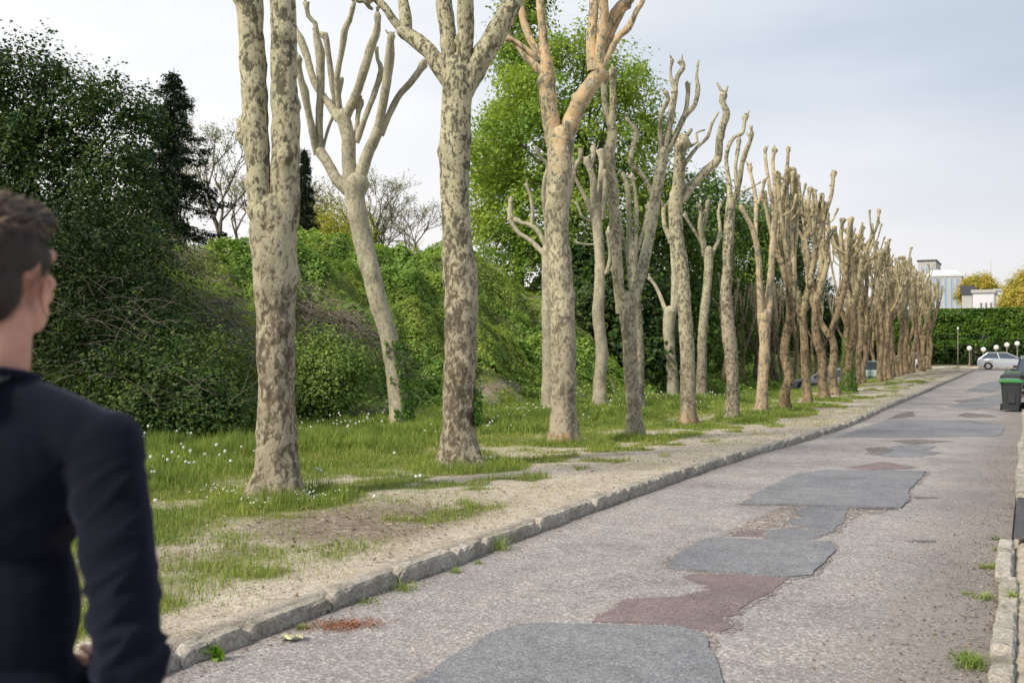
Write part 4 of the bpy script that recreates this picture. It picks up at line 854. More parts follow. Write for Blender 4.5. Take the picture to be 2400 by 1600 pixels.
def conifer(u, vtop, vbot, zc, halfw, seed, label):
    rng = np.random.default_rng(seed); pt = P(u, vtop, zc); b = Vector((pt.x, pt.y, P(u, vbot, zc).z)); H = pt.z - b.z; k = zc / FPX
    root = empty('conifer_tree', Vector((b.x, b.y, Tz(b.x, b.y)))); dz = b.z - root.location.z; H += dz
    tag(root, label, 'tree')
    MB().tube([(0, 0, -0.2), (0.03, 0, H * 0.5), (0, 0, H)], [0.14, 0.09, 0.01], 8).build('trunk', M['darkbark'], root, smooth=True)
    Ps = []; Ns = []; St = []; bm = MB(); z = 0.3
    while z < H - 0.1:
        f = 1 - z / H; L = halfw * k * (f ** 0.8) * rng.uniform(0.6, 1.15) + 0.08; a = rng.uniform(0, 6.28)
        d = np.array([math.cos(a), math.sin(a), 0]); n = int(60 + 260 * L)
        t = rng.uniform(0.1, 1, n); sag = -0.35 * t * L + 0.22 * (t ** 3) * L
        q = d[None, :] * (t * L)[:, None] + np.array([0, 0, z])[None, :]; q[:, 2] += sag
        side = np.array([-d[1], d[0], 0]); q += side[None, :] * (rng.normal(size=n) * 0.16 * (1.1 - t))[:, None] + rng.normal(size=(n, 3)) * 0.035; q[:, 2] -= rng.exponential(0.09, n)
        Ps.append(q); Ns.append(rng.normal(size=(n, 3)) * 0.6 + [0, 0, 0.8]); St.append(np.repeat(d[None, :] * 0.8 + [[0, 0, -0.5]], n, 0))
        bm.tube([(0, 0, z), tuple(d * L * 0.5 + np.array([0, 0, z - .13 * L])), tuple(d * L + np.array([0, 0, z - .13 * L]))], [0.018, 0.012, 0.004], 4)
        z += 0.04 + 0.02 * rng.random()
    bm.build('branch', M['twig'], root)
    Pn = np.concatenate(Ps); link('crown', leaf_mesh('crown', Pn, np.concatenate(Ns), rng.uniform(0.07, 0.17, len(Pn)), rng, 0.3, np.concatenate(St)), M['conifer'], root)
    return root
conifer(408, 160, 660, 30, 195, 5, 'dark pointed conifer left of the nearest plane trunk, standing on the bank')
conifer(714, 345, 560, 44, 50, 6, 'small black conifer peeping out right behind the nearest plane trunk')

def bare_tree(seed, H, leafn, mat, spread=0.5, depth=6):
    """a spring tree: fine branching and a few small leaves"""
    rng = random.Random(seed); mb = MB(); tips = []
    def br(p, d, L, r, lev):
        q = p; pts = [p]; rr = [r]
        for i in range(3):
            d = (d + Vector((rng.gauss(0, .13), rng.gauss(0, .13), rng.gauss(0.04, .08)))).normalized(); q = q + d * L / 3; pts.append(q); rr.append(r * (1 - 0.14 * (i + 1)))
        mb.tube(pts, rr, 5 if lev < 2 else 3, cap=False)
        if lev >= 2: tips.extend(pts[1:])
        if lev < depth:
            for i in range(rng.choice([2, 3, 3])):
                ax = Vector((rng.gauss(0, 1), rng.gauss(0, 1), rng.gauss(0.15, .6))).normalized()
                st = pts[rng.choice([2, 3, 3])]
                br(st, (d + ax * spread).normalized(), L * rng.uniform(0.62, 0.85), max(0.008, r * 0.58), lev + 1)
    br(Vector((0, 0, -0.2)), Vector((0, 0, 1)), H * 0.26, H * 0.018, 0)
    root = empty('bare_tree'); mb.build('trunk', M['twig'], root)
    if leafn:
        g = np.random.default_rng(seed); t = np.array([tuple(x) for x in tips]); i = g.integers(0, len(t), leafn); Pn = t[i] + g.normal(size=(leafn, 3)) * 0.10
        link('crown', leaf_mesh('crown', Pn, g.normal(size=(leafn, 3)) + [0, 0, .4], g.uniform(0.05, 0.11, leafn), g), mat, root)
    return root
bt = [bare_tree(1, 8.5, 2600, M['budleaf']), bare_tree(2, 7.5, 1500, M['budleaf'], 0.6), bare_tree(3, 8.0, 900, M['budleaf'], 0.55)]
for i, (u, zc, vt, k, lab) in enumerate([(505, 44, 265, 0, 'thin budding tree between the conifer and the nearest plane trunk'), (560, 50, 300, 1, 'thin budding tree close behind the left edge of the nearest plane trunk'), (455, 48, 300, 2, 'thin twiggy tree just right of the pointed conifer'),
        (740, 52, 400, 2, 'faint bare tree behind the lowest arm of the leaning pale plane'), (880, 52, 390, 0, 'fine-twigged budding tree right behind the leaning pale plane'), (985, 55, 380, 1, 'fine bare tree against the white sky just left of the thick flared plane'), (1640, 75, 410, 1, 'bare twiggy tree above the woods behind the black-knobbed arm'), (1560, 80, 420, 2, 'bare twiggy crown right of the big leafy maple'),
        (1100, 60, 420, 2, 'bare twiggy tree between the thick flared plane and the leafy maple'), (1700, 84, 440, 0, 'bare twiggy tree behind the spotted brown plane crown')]):
    o = bt[k] if i < 3 and k == i else copy_tree(bt[k])
    p = P(u, vt, zc); b = Tz(p.x, p.y); s = 1.22 * (p.z - b) / (8.4, 7.6, 8.0)[k]
    o.location = (p.x, p.y, b); o.scale = (s * 1.15, s * 1.15, s); o.rotation_euler = (0, 0, i * 1.7)
    tag(o, lab, 'tree', 'bare spring trees behind the bank')
leafy_tree('willow_tree', 'bright yellow-green willow low on the skyline behind the leaning plane', 'tree',
    [(790, 535, 60, 42, 0), (725, 540, 45, 45, 0), (845, 550, 40, 45, 0), (765, 510, 35, 25, 0)], 52, 51, 260, 90, 0.8, 0.13, M['willow'], tr=0.2, droop=0.9, flat=1.4)

# the overgrown bank: leaves in mounds over the slope
def bank_cover():
    g = np.random.default_rng(9); n = 900000
    Y = g.uniform(7, 82, n); Y = 7 + (Y - 7) * g.uniform(0.35, 1, n); X = footX(Y) + 0.15 - g.uniform(0, 1, n) ** 1.25 * 11
    t = fbm(X * 0.9, Y * 0.9, 23, 3); keep = (t > 0.36) | (g.random(n) < 0.22); edge = footX(Y) - X
    keep &= (edge > 0.9 + 0.9 * (fbm(Y * 0.5, X * 0.5, 61, 2) - 0.5) * 2) | (g.random(n) < 0.10)
    keep &= g.random(n) < np.clip(26 / (Y + 3), 0.25, 1)
    for (u, v, z0, r_) in ((540, 770, 16, 1.15), (790, 780, 18, 1.35), (450, 655, 21, 1.0), (830, 930, 15, 0.9), (1180, 905, 18, 1.1)):
        p = HIT(u, v, z0)[1]; keep &= (np.hypot(X - p.x, (Y - p.y) * 0.8) + (fbm(X * 2, Y * 2, 151, 2) - .5) * 1.2 > r_) | (g.random(n) < 0.16)
    X, Y, t, edge = X[keep], Y[keep], t[keep], edge[keep]; n = len(X)
    e = 0.15; Z = T(X, Y); nx = (T(X - e, Y) - T(X + e, Y)) / (2 * e); ny = (T(X, Y - e) - T(X, Y + e)) / (2 * e)
    th = 0.08 + 0.75 * np.clip(t - 0.40, 0, 1) + 0.75 * (fbm(X * 2.2, Y * 2.2, 29, 3) - 0.42)
    h = np.clip(th, 0.03, 1) * g.uniform(0.15, 1.15, n) ** 0.6
    Nn = np.stack([nx * 0.45, ny * 0.45, np.full(n, 1.0)], 1) + g.normal(size=(n, 3)) * 0.45
    sz = g.uniform(0.04, 0.095, n) * np.clip(1 + (Y - 18) / 24, 1, 2.6)
    sp = (fbm(X * 0.45, Y * 0.45, 131, 3) + 0.25 * (g.random(n) - 0.5)) > 0.5; PP = np.stack([X, Y, Z + h], 1)
    tag(link('ivy_ground_cover', leaf_mesh('ivy_ground_cover', PP[~sp], Nn[~sp], sz[~sp] * 1.15, g, 0.8), M['bank']), kind='stuff')
    tag(link('bramble_ground_cover', leaf_mesh('bramble_ground_cover', PP[sp] + [0, 0, 0.05], Nn[sp], sz[sp] * 0.85, g, 0.45), M['bank2']), kind='stuff')
bank_cover()

# tangles of dead bramble stems and fallen canes
def tangle(name, label, u, v, zc, ru, rv, n, seed, mat, L=(0.5, 1.3), r=0.006, droop=0.5, cat='bramble', group='dead bramble tangles on the bank', lift=0.25):
    rng = random.Random(seed)
    if cat == 'bramble': zc, c = HIT(u, v, zc - 6)
    else: c = P(u, v, zc)
    k = zc / FPX; mb = MB(); b = Vector((c.x, c.y, Tz(c.x, c.y)))
    for i in range(n):
        a = rng.gauss(0, 0.5) * ru * k; d = rng.gauss(0, 0.5) * rv * k
        x = c.x + RT.x * a + rng.gauss(0, 0.3); y = c.y + RT.y * a + rng.gauss(0, .3)
        x -= d * 0.8; z = Tz(x, y) + rng.uniform(0.05, lift) if cat == 'bramble' else c.z + d
        p = Vector((x, y, z)); t = rng.uniform(0, 6.28); l = rng.uniform(*L)
        dr = Vector((math.cos(t), math.sin(t), rng.uniform(0.0, 0.9))).normalized(); pts = []
        for j in range(6):
            pts.append(p - b); dr = (dr + Vector((rng.gauss(0, .16), rng.gauss(0, .16), -droop * 0.45 + rng.gauss(0, .1)))).normalized(); p = p + dr * l / 5
            if p.z < Tz(p.x, p.y) + 0.02: p.z = Tz(p.x, p.y) + 0.02
        rr = r * rng.uniform(0.6, 1.4); mb.tube(pts, [rr, rr, rr * .9, rr * .8, rr * .6, rr * .3], 3, cap=False)
    o = mb.build(name, mat); o.location = b; return tag(o, label, cat, group)
tangle('bramble', 'grey-brown tangle of dead stems on the bank left of the nearest trunk', 540, 770, 22, 60, 90, 520, 1, M['deadstem'], r=0.008, lift=0.6)
tangle('bramble', 'grey-brown tangle of dead stems on the bank right of the nearest trunk', 790, 780, 24, 85, 85, 800, 2, M['deadstem'], r=0.008, lift=0.6)
tangle('bramble', 'broad heap of dry twigs near the foot of the bank behind the dandelions', 790, 950, 20.5, 110, 25, 320, 3, M['deadstem'], lift=0.25)
tangle('bramble', 'pale dry canes lying on the bank behind the warm forked plane tree', 1255, 745, 33, 40, 15, 40, 4, M['palestem'], L=(1.2, 2.4), r=0.012, lift=0.7)
tangle('bramble', 'small dry twig heap high on the bank below the conifer', 450, 655, 27, 40, 14, 160, 5, M['deadstem'], lift=0.7)
for i, (u, v, zc, ru, rv, n, lab) in enumerate([(260, 720, 16.2, 130, 120, 210, 'arching bare stems in the dark shrub beside the man\'s head'), (440, 930, 15.9, 110, 45, 130, 'bare stems tangled in the low shrub at the grass edge'), (170, 870, 15.6, 140, 90, 90, 'thin bare stems in the shrub behind the man\'s shoulder')]):
    tangle('briar', lab, u, v, zc, ru, rv, n // 3, 20 + i, M['twig'], L=(0.5, 1.5), r=0.0035, cat='briar', group='bare briars in the dark shrubs', droop=0.25)

# ivy climbing trunks
def ivy_on(root, z0, z1, rad, lean, n, seed, arc=(0, 6.28), label=None):
    g = np.random.default_rng(seed); z = z0 + (z1 - z0) * g.uniform(0, 1, n) ** 1.3; a = g.uniform(arc[0], arc[1], n)
    keep = fbm(a * 2.2, z * 1.6, seed, 2) > 0.30 + 0.28 * (z - z0) / (z1 - z0); z = z[keep]; a = a[keep]; n = len(z)
    lx = np.interp(z, lean[0], lean[1]); ly = np.interp(z, lean[0], lean[2]); r = np.interp(z, lean[0], rad) + g.uniform(0, 0.07, n)
    Pn = np.stack([lx + np.cos(a) * r, ly + np.sin(a) * r, z], 1); Nn = np.stack([np.cos(a), np.sin(a), 0.35 + 0 * a], 1) + g.normal(size=(n, 3)) * 0.35
    return link('ivy', leaf_mesh('ivy', Pn, Nn, g.uniform(0.035, 0.075, n), g, 0.8), M['ivy'], root)
def axis_of(poly, zc, b):
    pts = [P(u, v, zc) - b for u, v, w_ in poly]; o = np.argsort([p.z for p in pts]); pts = [pts[i] for i in o]
    return [p.z for p in pts], [p.x for p in pts], [p.y for p in pts], [poly[i][2] / 2 * zc / FPX for i in o]
root, zc, b = b2
zz, lx, ly, rr = axis_of([(943, 1012, 62), (935, 950, 52), (926, 880, 50), (913, 800, 48), (897, 740, 50)], zc, b)
fa = math.atan2(-math.cos(YAW), math.sin(YAW))
ivy_on(root, 0.0, 1.75, rr, (zz, lx, ly), 1500, 3, (fa - 0.3, fa + 2.0))
root, zc, b = t3
zz, lx, ly, rr = axis_of([(1078, 1098, 100), (1076, 980, 86), (1078, 900, 84), (1080, 800, 84)], zc, b)
ivy_on(root, 0.55, 1.2, rr, (zz, lx, ly), 260, 4, (fa + 0.9, fa + 1.5))
for o in scene.objects:
    if o.type == 'EMPTY' and o.get('label', '').startswith('plane tree with bright green ivy'):
        ivy_on(o, 0.0, 2.3, [0.30, 0.22, 0.19], ([0, 1, 2.4], [0, 0, 0], [0, 0, 0]), 3200, 5)

# ------------------------------------------------------------------ grass, flowers, litter
def blades(name, X, Y, h, wid, mat, g, lean=0.45, kind='stuff'):
    n = len(X); Z = T(X, Y) - 0.01; a = g.uniform(0, 6.283, n); d = np.stack([np.cos(a), np.sin(a), np.zeros(n)], 1)
    fa_ = g.uniform(0, 6.283, n); s = np.stack([np.cos(fa_), np.sin(fa_), np.zeros(n)], 1) * (wid / 2)[:, None]
    B = np.stack([X, Y, Z], 1); l = (g.uniform(0.1, 1, n) * lean)[:, None]; h = h[:, None]; up = np.array([[0, 0, 1.0]])
    m1 = B + up * h * 0.55 + d * h * l * 0.25; tip = B + up * h * (1 - 0.25 * l) + d * h * l * 0.9
    V = np.stack([B - s, B + s, m1 + s * 0.75, m1 - s * 0.75, tip], 1).reshape(-1, 3); i = np.arange(n)[:, None] * 5
    return tag(link(name, mesh_np(name, V, [i + np.array([[0, 1, 2, 3]]), i + np.array([[3, 2, 4]])]), mat), kind=kind)
def scatter(g, n, y0, y1, x0, x1, near=7.0):
    """positions that thin out with distance from where people pass"""
    Y = y0 + (y1 - y0) * g.uniform(0, 1, n) ** 2.0; X = g.uniform(x0, x1, n); return X, Y
g = np.random.default_rng(21)
X, Y = scatter(g, 1300000, 2.5, 60, -14.4, -4.0)
c = cover(X, Y); k = (X > footX(Y) - 0.9) & (g.random(len(X)) < c * np.where(X < -6.6, 1.0, 0.8)); X, Y, c = X[k], Y[k], c[k]
lush = ss((-7.7 - X) / 1.0) * ss((fbm(X * 0.8, Y * 0.8, 66, 3) - 0.33) / 0.2)
neartree = np.zeros(len(X))
for tx, ty, r in trunks_xy[:14]: neartree = np.maximum(neartree, ss((r + 0.6 - np.hypot(X - tx - .12, Y - ty)) / 0.3))
tuft = fbm(X * 4.5, Y * 4.5, 140, 2)
h = (0.035 + 0.05 * c + 0.13 * lush + 0.05 * neartree) * g.uniform(0.5, 1.35, len(X)) * (0.35 + 1.3 * tuft); wd = (0.0058 + 0.0035 * lush) * np.clip(Y / 9, 1, 4)
dry = g.random(len(X)) < np.clip(0.52 - 0.50 * lush - 0.35 * neartree + 0.9 * (fbm(X * 0.7, Y * 0.7, 91, 3) - 0.5), 0.05, 0.95)
blades('grass', X[~dry], Y[~dry], h[~dry], wd[~dry], M['grass'], g)
blades('dry_grass', X[dry], Y[dry], h[dry] * 0.8, wd[dry], M['drygrass'], g, 0.9)
# thin sprouting on the sand
X, Y = scatter(g, 60000, 2.5, 45, -7.5, -4.05); n_ = fbm(X * 1.3, Y * 1.3, 71, 3); k = (cover(X, Y) < 0.2) & (g.random(len(X)) < ss((n_ - 0.48) / 0.15) * 0.8); X, Y = X[k], Y[k]
blades('sparse_grass', X, Y, g.uniform(0.015, 0.05, len(X)), 0.005 * np.clip(Y / 8, 1, 4), M['drygrass'], g, 0.9)
# dead leaves, bark flakes and pebbles
X, Y = scatter(g, 90000, 2.5, 30, -14.5, -4.0); s_ = soilmask(X, Y); k = g.random(len(X)) < 0.05 + 0.6 * s_; X, Y = X[k], Y[k]; n = len(X)
tag(link('leaf_litter', leaf_mesh('leaf_litter', np.stack([X, Y, T(X, Y) + g.uniform(0.004, 0.025, n)], 1), g.normal(size=(n, 3)) * 0.35 + [0, 0, 1], g.uniform(0.015, 0.05, n), g, 0.6), M['litter']), kind='stuff')
X, Y = scatter(g, 12000, 2.5, 30, KX + 0.01, KX + 0.45); k = g.random(len(X)) < np.exp(-(X - KX) / 0.09) * (0.3 + fbm(X * 3, Y * 1.2, 12, 3)); X, Y = X[k], Y[k]
X2, Y2 = scatter(g, 26000, 2.0, 22, -1.1, -0.14); k = g.random(len(X2)) < np.exp((X2 + 0.14) / 0.3) * ss((fbm(X2 * 2, Y2 * 1.0, 13, 3) - .3) / .25); X2, Y2 = X2[k], Y2[k]
Xa = np.concatenate([X, X2]); Ya = np.concatenate([Y, Y2]); n = len(Xa)
tag(link('gutter_litter', leaf_mesh('gutter_litter', np.stack([Xa, Ya, roadz(Xa, Ya) + g.uniform(0.003, 0.012, n)], 1), g.normal(size=(n, 3)) * 0.3 + [0, 0, 1], g.uniform(0.006, 0.028, n), g, 0.6), M['litter']), kind='stuff')
zc, p = G(801, 1467, road=True); n = 1500; Xb = g.normal(p.x, 0.10, n); Yb = g.normal(p.y, 0.075, n) + (Xb - p.x) * 0.5; kk = Xb > KX + 0.02; Xb, Yb = Xb[kk], Yb[kk]; n = len(Xb)
M['brickchip'] = leafmat('brick_chip', (0.20, 0.085, 0.05), (0.33, 0.13, 0.07), (0.42, 0.20, 0.12), 0.0)
tag(link('brick_chips', leaf_mesh('brick_chips', np.stack([Xb, Yb, roadz(Xb, Yb) + g.uniform(0.007, 0.014, n)], 1), g.normal(size=(n, 3)) * 0.3 + [0, 0, 1], g.uniform(0.004, 0.018, n), g, 0.8), M['brickchip']), kind='stuff')
def pebbles(name, X, Y, Z, s, mat, g):
    o8 = np.array([[1, 0, 0], [-1, 0, 0], [0, 1, 0], [0, -1, 0], [0, 0, 1], [0, 0, -1]], float); n = len(X)
    V = (o8[None] * s[:, None, None] * g.uniform(0.5, 1.2, (n, 6, 1)) * np.array([1, 1, 0.6]) + np.stack([X, Y, Z], 1)[:, None]).reshape(-1, 3)
    f = np.array([[0, 2, 4], [2, 1, 4], [1, 3, 4], [3, 0, 4], [2, 0, 5], [1, 2, 5], [3, 1, 5], [0, 3, 5]]); F = (f[None] + np.arange(n)[:, None, None] * 6).reshape(-1, 3)
    return tag(link(name, mesh_np(name, V, [F]), mat), kind='stuff')
M['pebble'] = leafmat('pebble', (0.16, 0.13, 0.10), (0.34, 0.30, 0.25), (0.58, 0.55, 0.5), 0.0)
X, Y = scatter(g, 42000, 2.5, 26, -7.6, -4.03); k = (g.random(len(X)) < 0.25 + fbm(X * 2, Y * 2, 15, 2) * 0.7) & (cover(X, Y) < 0.4); X, Y = X[k], Y[k]
pebbles('gravel', X, Y, T(X, Y) + 0.001, g.uniform(0.003, 0.009, len(X)) * np.clip(Y / 9, 1, 2), M['pebble'], g)
X = g.uniform(-1.4, 1.2, 20000); Y = 1.8 + 16 * g.uniform(0, 1, 20000) ** 1.5; k = (X > -0.01) | ((X < -0.14) & (g.random(len(X)) < 0.5 * np.exp((X + 0.14) / 0.25))); X, Y = X[k], Y[k]
Z = np.where(X > -0.05, dip(Y) + 0.058, roadz(X, Y)); pebbles('loose_gravel', X, Y, Z, g.uniform(0.002, 0.007, len(X)), M['pebble'], g)

# dandelion clocks, one by one
def dandelion_mesh():
    root = empty('dandelion')
    MB().tube([(0, 0, -0.01), (0.008, 0.004, 0.12), (0.0, 0.0, 0.235)], [0.0022, 0.002, 0.0018], 4).build('stem', M['stemgreen'], root)
    g = np.random.default_rng(4); n = 170; d = g.normal(size=(n, 3)); d /= np.linalg.norm(d, axis=1, keepdims=True)
    Pn = np.array([[0, 0, 0.25]]) + d * 0.0145; link('seed_head', leaf_mesh('seed_head', Pn, d + g.normal(size=(n, 3)) * 0.3, 0.011, g, 0.9), M['fluff'], root)
    return root
dproto = dandelion_mesh(); dr = random.Random(8); nd = 0; tries = 0
DL = 'round white dandelion clock on a thin stem among the verge grass'
spots = [(745, 1003), (790, 1000), (800, 1004), (860, 998), (708, 1011), (480, 1093), (515, 1091), (444, 1110), (455, 1108), (436, 1112), (365, 1213), (878, 1200), (975, 1145), (985, 1148), (744, 1130), (752, 1137), (522, 1025), (425, 1062)]
for u, v in spots:
    o = dproto if nd == 0 else copy_tree(dproto); nd += 1; zc, p = G(u, v + 24 * 10 / G(u, v + 24)[0] * 1.0)
    o.location = p; s = dr.uniform(0.9, 1.15); o.scale = (s,) * 3; o.rotation_euler = (0, 0, dr.uniform(0, 6)); tag(o, DL, 'dandelion', 'dandelion clocks in the grass')
while nd < 285 and tries < 9000:
    tries += 1; y = 7.5 + 26 * dr.random() ** 1.2; x = dr.uniform(-13.6, -6.6); cc = float(cover(np.array([x]), np.array([y]))[0]); q = float(fbm(np.array([x * 0.7]), np.array([y * 0.6]), 88, 2)[0])
    lim = 1.0 if x < -7.9 else 0.12
    if cc > 0.3 and dr.random() < lim * max(0, (q - 0.40)) * 5:
        o = copy_tree(dproto); nd += 1; o.location = (x, y, Tz(x, y)); s = dr.uniform(0.6, 1.15); o.scale = (s, s, s * (1.25 if x < -8 else 0.9)); o.rotation_euler = (0, 0, dr.uniform(0, 6))
        tag(o, DL, 'dandelion', 'dandelion clocks in the grass')
# daisies by the nearest tree
g = np.random.default_rng(33); dc = [G(u, v)[1] for u, v in ((515, 1178), (530, 1170), (740, 1185), (735, 1178), (600, 1200))]
Xd = np.concatenate([g.normal(p.x, 0.16, 16) for p in dc]); Yd = np.concatenate([g.normal(p.y, 0.12, 16) for p in dc]); n = len(Xd)
Zd = T(Xd, Yd) + g.uniform(0.09, 0.14, n)
m5 = np.repeat(np.stack([Xd, Yd, Zd], 1), 4, 0) + g.normal(size=(n * 4, 3)) * 0.005
tag(link('daisies', leaf_mesh('daisies', m5, g.normal(size=(n * 4, 3)) * 0.35 + [0, 0, 1], 0.014, g, 0.8), M['petal']), kind='stuff')

# single weeds along the kerbs
def weed(loc, label, seed, n=30, h=0.14, wid=0.006, broad=False, spread=0.07):
    g = np.random.default_rng(seed); a = g.uniform(0, 6.28, n); l = g.uniform(0.35, 1, n); root_ = g.normal(size=(n, 2)) * spread * 0.4
    V = []; F4 = []; 
    for i in range(n):
        d = np.array([math.cos(a[i]), math.sin(a[i]), 0]); s = np.array([-d[1], d[0], 0]) * wid * (0.5 if not broad else 1); b0 = np.array([root_[i, 0], root_[i, 1], -0.01]); hh = h * l[i]; o_ = g.uniform(0.4, 1.25)
        prof = [(0, 0.6 if not broad else 0.25), (0.35, 1), (0.7, 0.75 if not broad else 1.0), (1, 0.05)]
        base = len(V)
        for t, w_ in prof:
            c = b0 + np.array([0, 0, hh * (t - 0.45 * o_ * t * t)]) + d * hh * o_ * t * t * 0.9; V += [c - s * w_, c + s * w_]
        for j in range(3): F4.append([base + 2 * j, base + 2 * j + 1, base + 2 * j + 3, base + 2 * j + 2])
    me = mesh_np('weed', np.array(V), [np.array(F4)]); o = link('weed', me, M['ivy'] if broad else M['grass']); o.location = loc
    return tag(o, label, 'weed', 'weeds growing along the kerbs')
for i, (u, v, lab, n, h, wd_, br) in enumerate([
    (512, 1546, 'broad-leaved green weed growing in a kerb joint at the bottom left', 7, 0.17, 0.02, True), (1178, 1288, 'tall thin grass tuft at a kerb joint, middle of the left kerb', 34, 0.26, 0.005, False), (948, 1382, 'grass tuft in front of the left kerb below the earth patch', 40, 0.13, 0.006, False),
    (705, 1475, 'tiny weed against the chipped kerb stones left of the red brick dust', 26, 0.07, 0.006, False), (860, 1412, 'low weeds at the kerb above the red brick dust', 40, 0.06, 0.006, False), (1120, 1318, 'low weed before the open kerb joint', 24, 0.06, 0.006, False), (1065, 1340, 'green sprig right at the dropped kerb stone', 30, 0.08, 0.006, False),
    (2275, 1560, 'big grass clump in the gutter at the bottom right', 70, 0.13, 0.006, False), (2262, 1540, 'spreading grass clump beside the big one at the bottom right', 50, 0.09, 0.006, False), (2310, 1400, 'yellowish weed in the right gutter beside the pale kerb stones', 40, 0.10, 0.006, False),
    (2268, 1390, 'small isolated tuft left of the right gutter', 18, 0.06, 0.006, False), (2325, 1330, 'low tuft where the right kerb begins', 40, 0.09, 0.006, False), (2305, 1330, 'second low tuft left of where the right kerb begins', 30, 0.07, 0.006, False), (2340, 1288, 'tuft by the dark driveway corner, nearest one', 28, 0.09, 0.006, False), (2336, 1265, 'tuft by the dark driveway, far one', 24, 0.09, 0.006, False),
    (2372, 1385, 'weed on the gravel right of the right kerb', 40, 0.10, 0.006, False), (2370, 1430, 'drooping weed behind the right kerb stone', 30, 0.09, 0.006, False)]):
    zc, p = G(u, v, road=True) if not 2360 < u < 2380 else G(u, v)
    p.z = float(roadz(np.array([p.x]), np.array([p.y]))[0]) if p.x < -0.1 else float(dip(p.y)) + 0.055
    weed(p, lab, 100 + i, n if br else int(n * 2.2), h, wd_ * (1 if br else 0.8), br, 0.10 if n > 30 else 0.05)

# ------------------------------------------------------------------ far end: hedge, lamps, buildings
def hedge(x0, x1, y, z0, z1, th, n, label):
    g = np.random.default_rng(61); root = empty('clipped_hedge', ((x0 + x1) / 2, y, float(Tz((x0 + x1) / 2, y)))); tag(root, label, 'hedge'); o = root.location
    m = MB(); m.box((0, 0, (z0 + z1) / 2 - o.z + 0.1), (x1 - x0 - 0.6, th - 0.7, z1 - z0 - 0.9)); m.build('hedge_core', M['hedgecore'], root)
    f = g.integers(0, 10, n); X = g.uniform(x0, x1, n); Yv = np.where(f < 6, y - th / 2, np.where(f < 9, y, y)) ; Z = np.where(f < 6, g.uniform(z0, z1, n), z1)
    Yv = np.where(f < 6, Yv + g.uniform(-0.12, 0.3, n), y + g.uniform(-th / 2, th / 2, n)); Z = np.where(f >= 9, z0 + g.uniform(-.3, .2, n), Z + np.where(f < 6, 0, g.uniform(-0.2, 0.12, n)))
    t = fbm(X * 0.9, Z * 1.3, 14, 3); Yv = Yv + np.where(f < 6, (0.5 - t) * 1.0, 0); Z = Z + np.where(f >= 6, 0, 0) + np.where((Z < z0 + 0.6) & (f < 6), (fbm(X * 0.8, 0 * X, 19, 3) - 0.6) * 1.5, 0)
    Nn = np.where((f < 6)[:, None], np.array([[0, -0.8, 0.5]]), np.array([[0, -0.1, 1]])) + g.normal(size=(n, 3)) * 0.5
    link('foliage', leaf_mesh('foliage', np.stack([X - o.x, Yv - o.y, Z - o.z], 1), Nn, g.uniform(0.14, 0.32, n), g, 0.7), M['hedge'], root)
    x = x0 + 1.2
    while x < x1:
        MB().tube([(x - o.x, 0, -0.3), (x - o.x + .03, 0, 1.2), (x - o.x, 0, z0 - o.z + 0.8)], [0.16, 0.13, 0.11], 7).build('trunk', M['darkbark'], root, smooth=True); x += 4.6
    return root
hedge(-52, 30, 103.0, 2.1, 5.1, 1.8, 75000, 'long clipped green hedge on dark trunks across the road end')
for i, (x, y, h, w_) in enumerate([(-44, 111, 4.3, 9), (-33, 111, 4.2, 8), (-22, 111, 4.3, 8), (-12, 111, 4.2, 8), (-3, 111, 4.2, 8), (7, 111, 4.2, 8), (17, 111, 4.3, 9)]):
    root = empty('shrub', (x, y, float(Tz(x, y)))); tag(root, ['dark undergrowth far left behind the clipped hedge trunks', 'dark undergrowth behind the far plane rows and hedge', 'dark undergrowth behind the end of the plane rows', 'dark undergrowth behind the left end of the hedge', 'dark undergrowth behind the globe lamps', 'olive undergrowth behind the passing silver car', 'dark undergrowth behind the hedge, rightmost'][i], 'shrub', 'undergrowth behind the clipped hedge')
    crown('crown', [(0, 0, h * 0.42, w_ * 0.72, 1.6, h * 0.62)], np.random.default_rng(300 + i), 420, 34, 0.8, 0.28, M['darkleaf'] if i != 5 else M['wood'], root)
    MB().tube([(0, 0, -.2), (0, 0, h * 0.5)], [0.12, 0.05], 6).build('trunk', M['darkbark'], root)

fr = empty('fence', (-10, 115.5, -0.2)); tag(fr, 'dark tall fence behind the undergrowth beyond the clipped hedge', 'fence'); M['fencewood'] = plain('dark_fence_boards', (0.022, 0.026, 0.022), 0.9, nz=0.5, scale=2)
m = MB(); x = -40.0
while x < 48: m.box((x, random.Random(int(x * 9)).uniform(-.02, .02), 2.1), (0.31, 0.06, 4.2)); x += 0.33
m.build('boards', M['fencewood'], fr)
m = MB(); m.box((4, 0.08, 1.0), (88, 0.06, 0.12)); m.box((4, 0.08, 3.2), (88, 0.06, 0.12)); m.build('rail', M['fencewood'], fr)
M['globe'] = plain('opal_globe', (0.82, 0.80, 0.76), 0.35)
M['lamp_pole'] = plain('lamp_pole_paint', (0.25, 0.24, 0.17), 0.6)
lp = empty('globe_lamp'); zc, h = 89.6, 1.66
MB().tube([(0, 0, -0.05), (0, 0, 0.25), (0, 0, 0.26), (0, 0, h - 0.2)], [0.07, 0.06, 0.035, 0.03], 8).build('pole', M['lamp_pole'], lp, smooth=True)
MB().ell((0, 0, h), (0.225, 0.225, 0.225), 16, 10).build('globe', M['globe'], lp, smooth=True)
MB().tube([(0, 0, h - 0.27), (0, 0, h - 0.17)], [0.09, 0.12], 10).build('collar', M['lamp_pole'], lp)
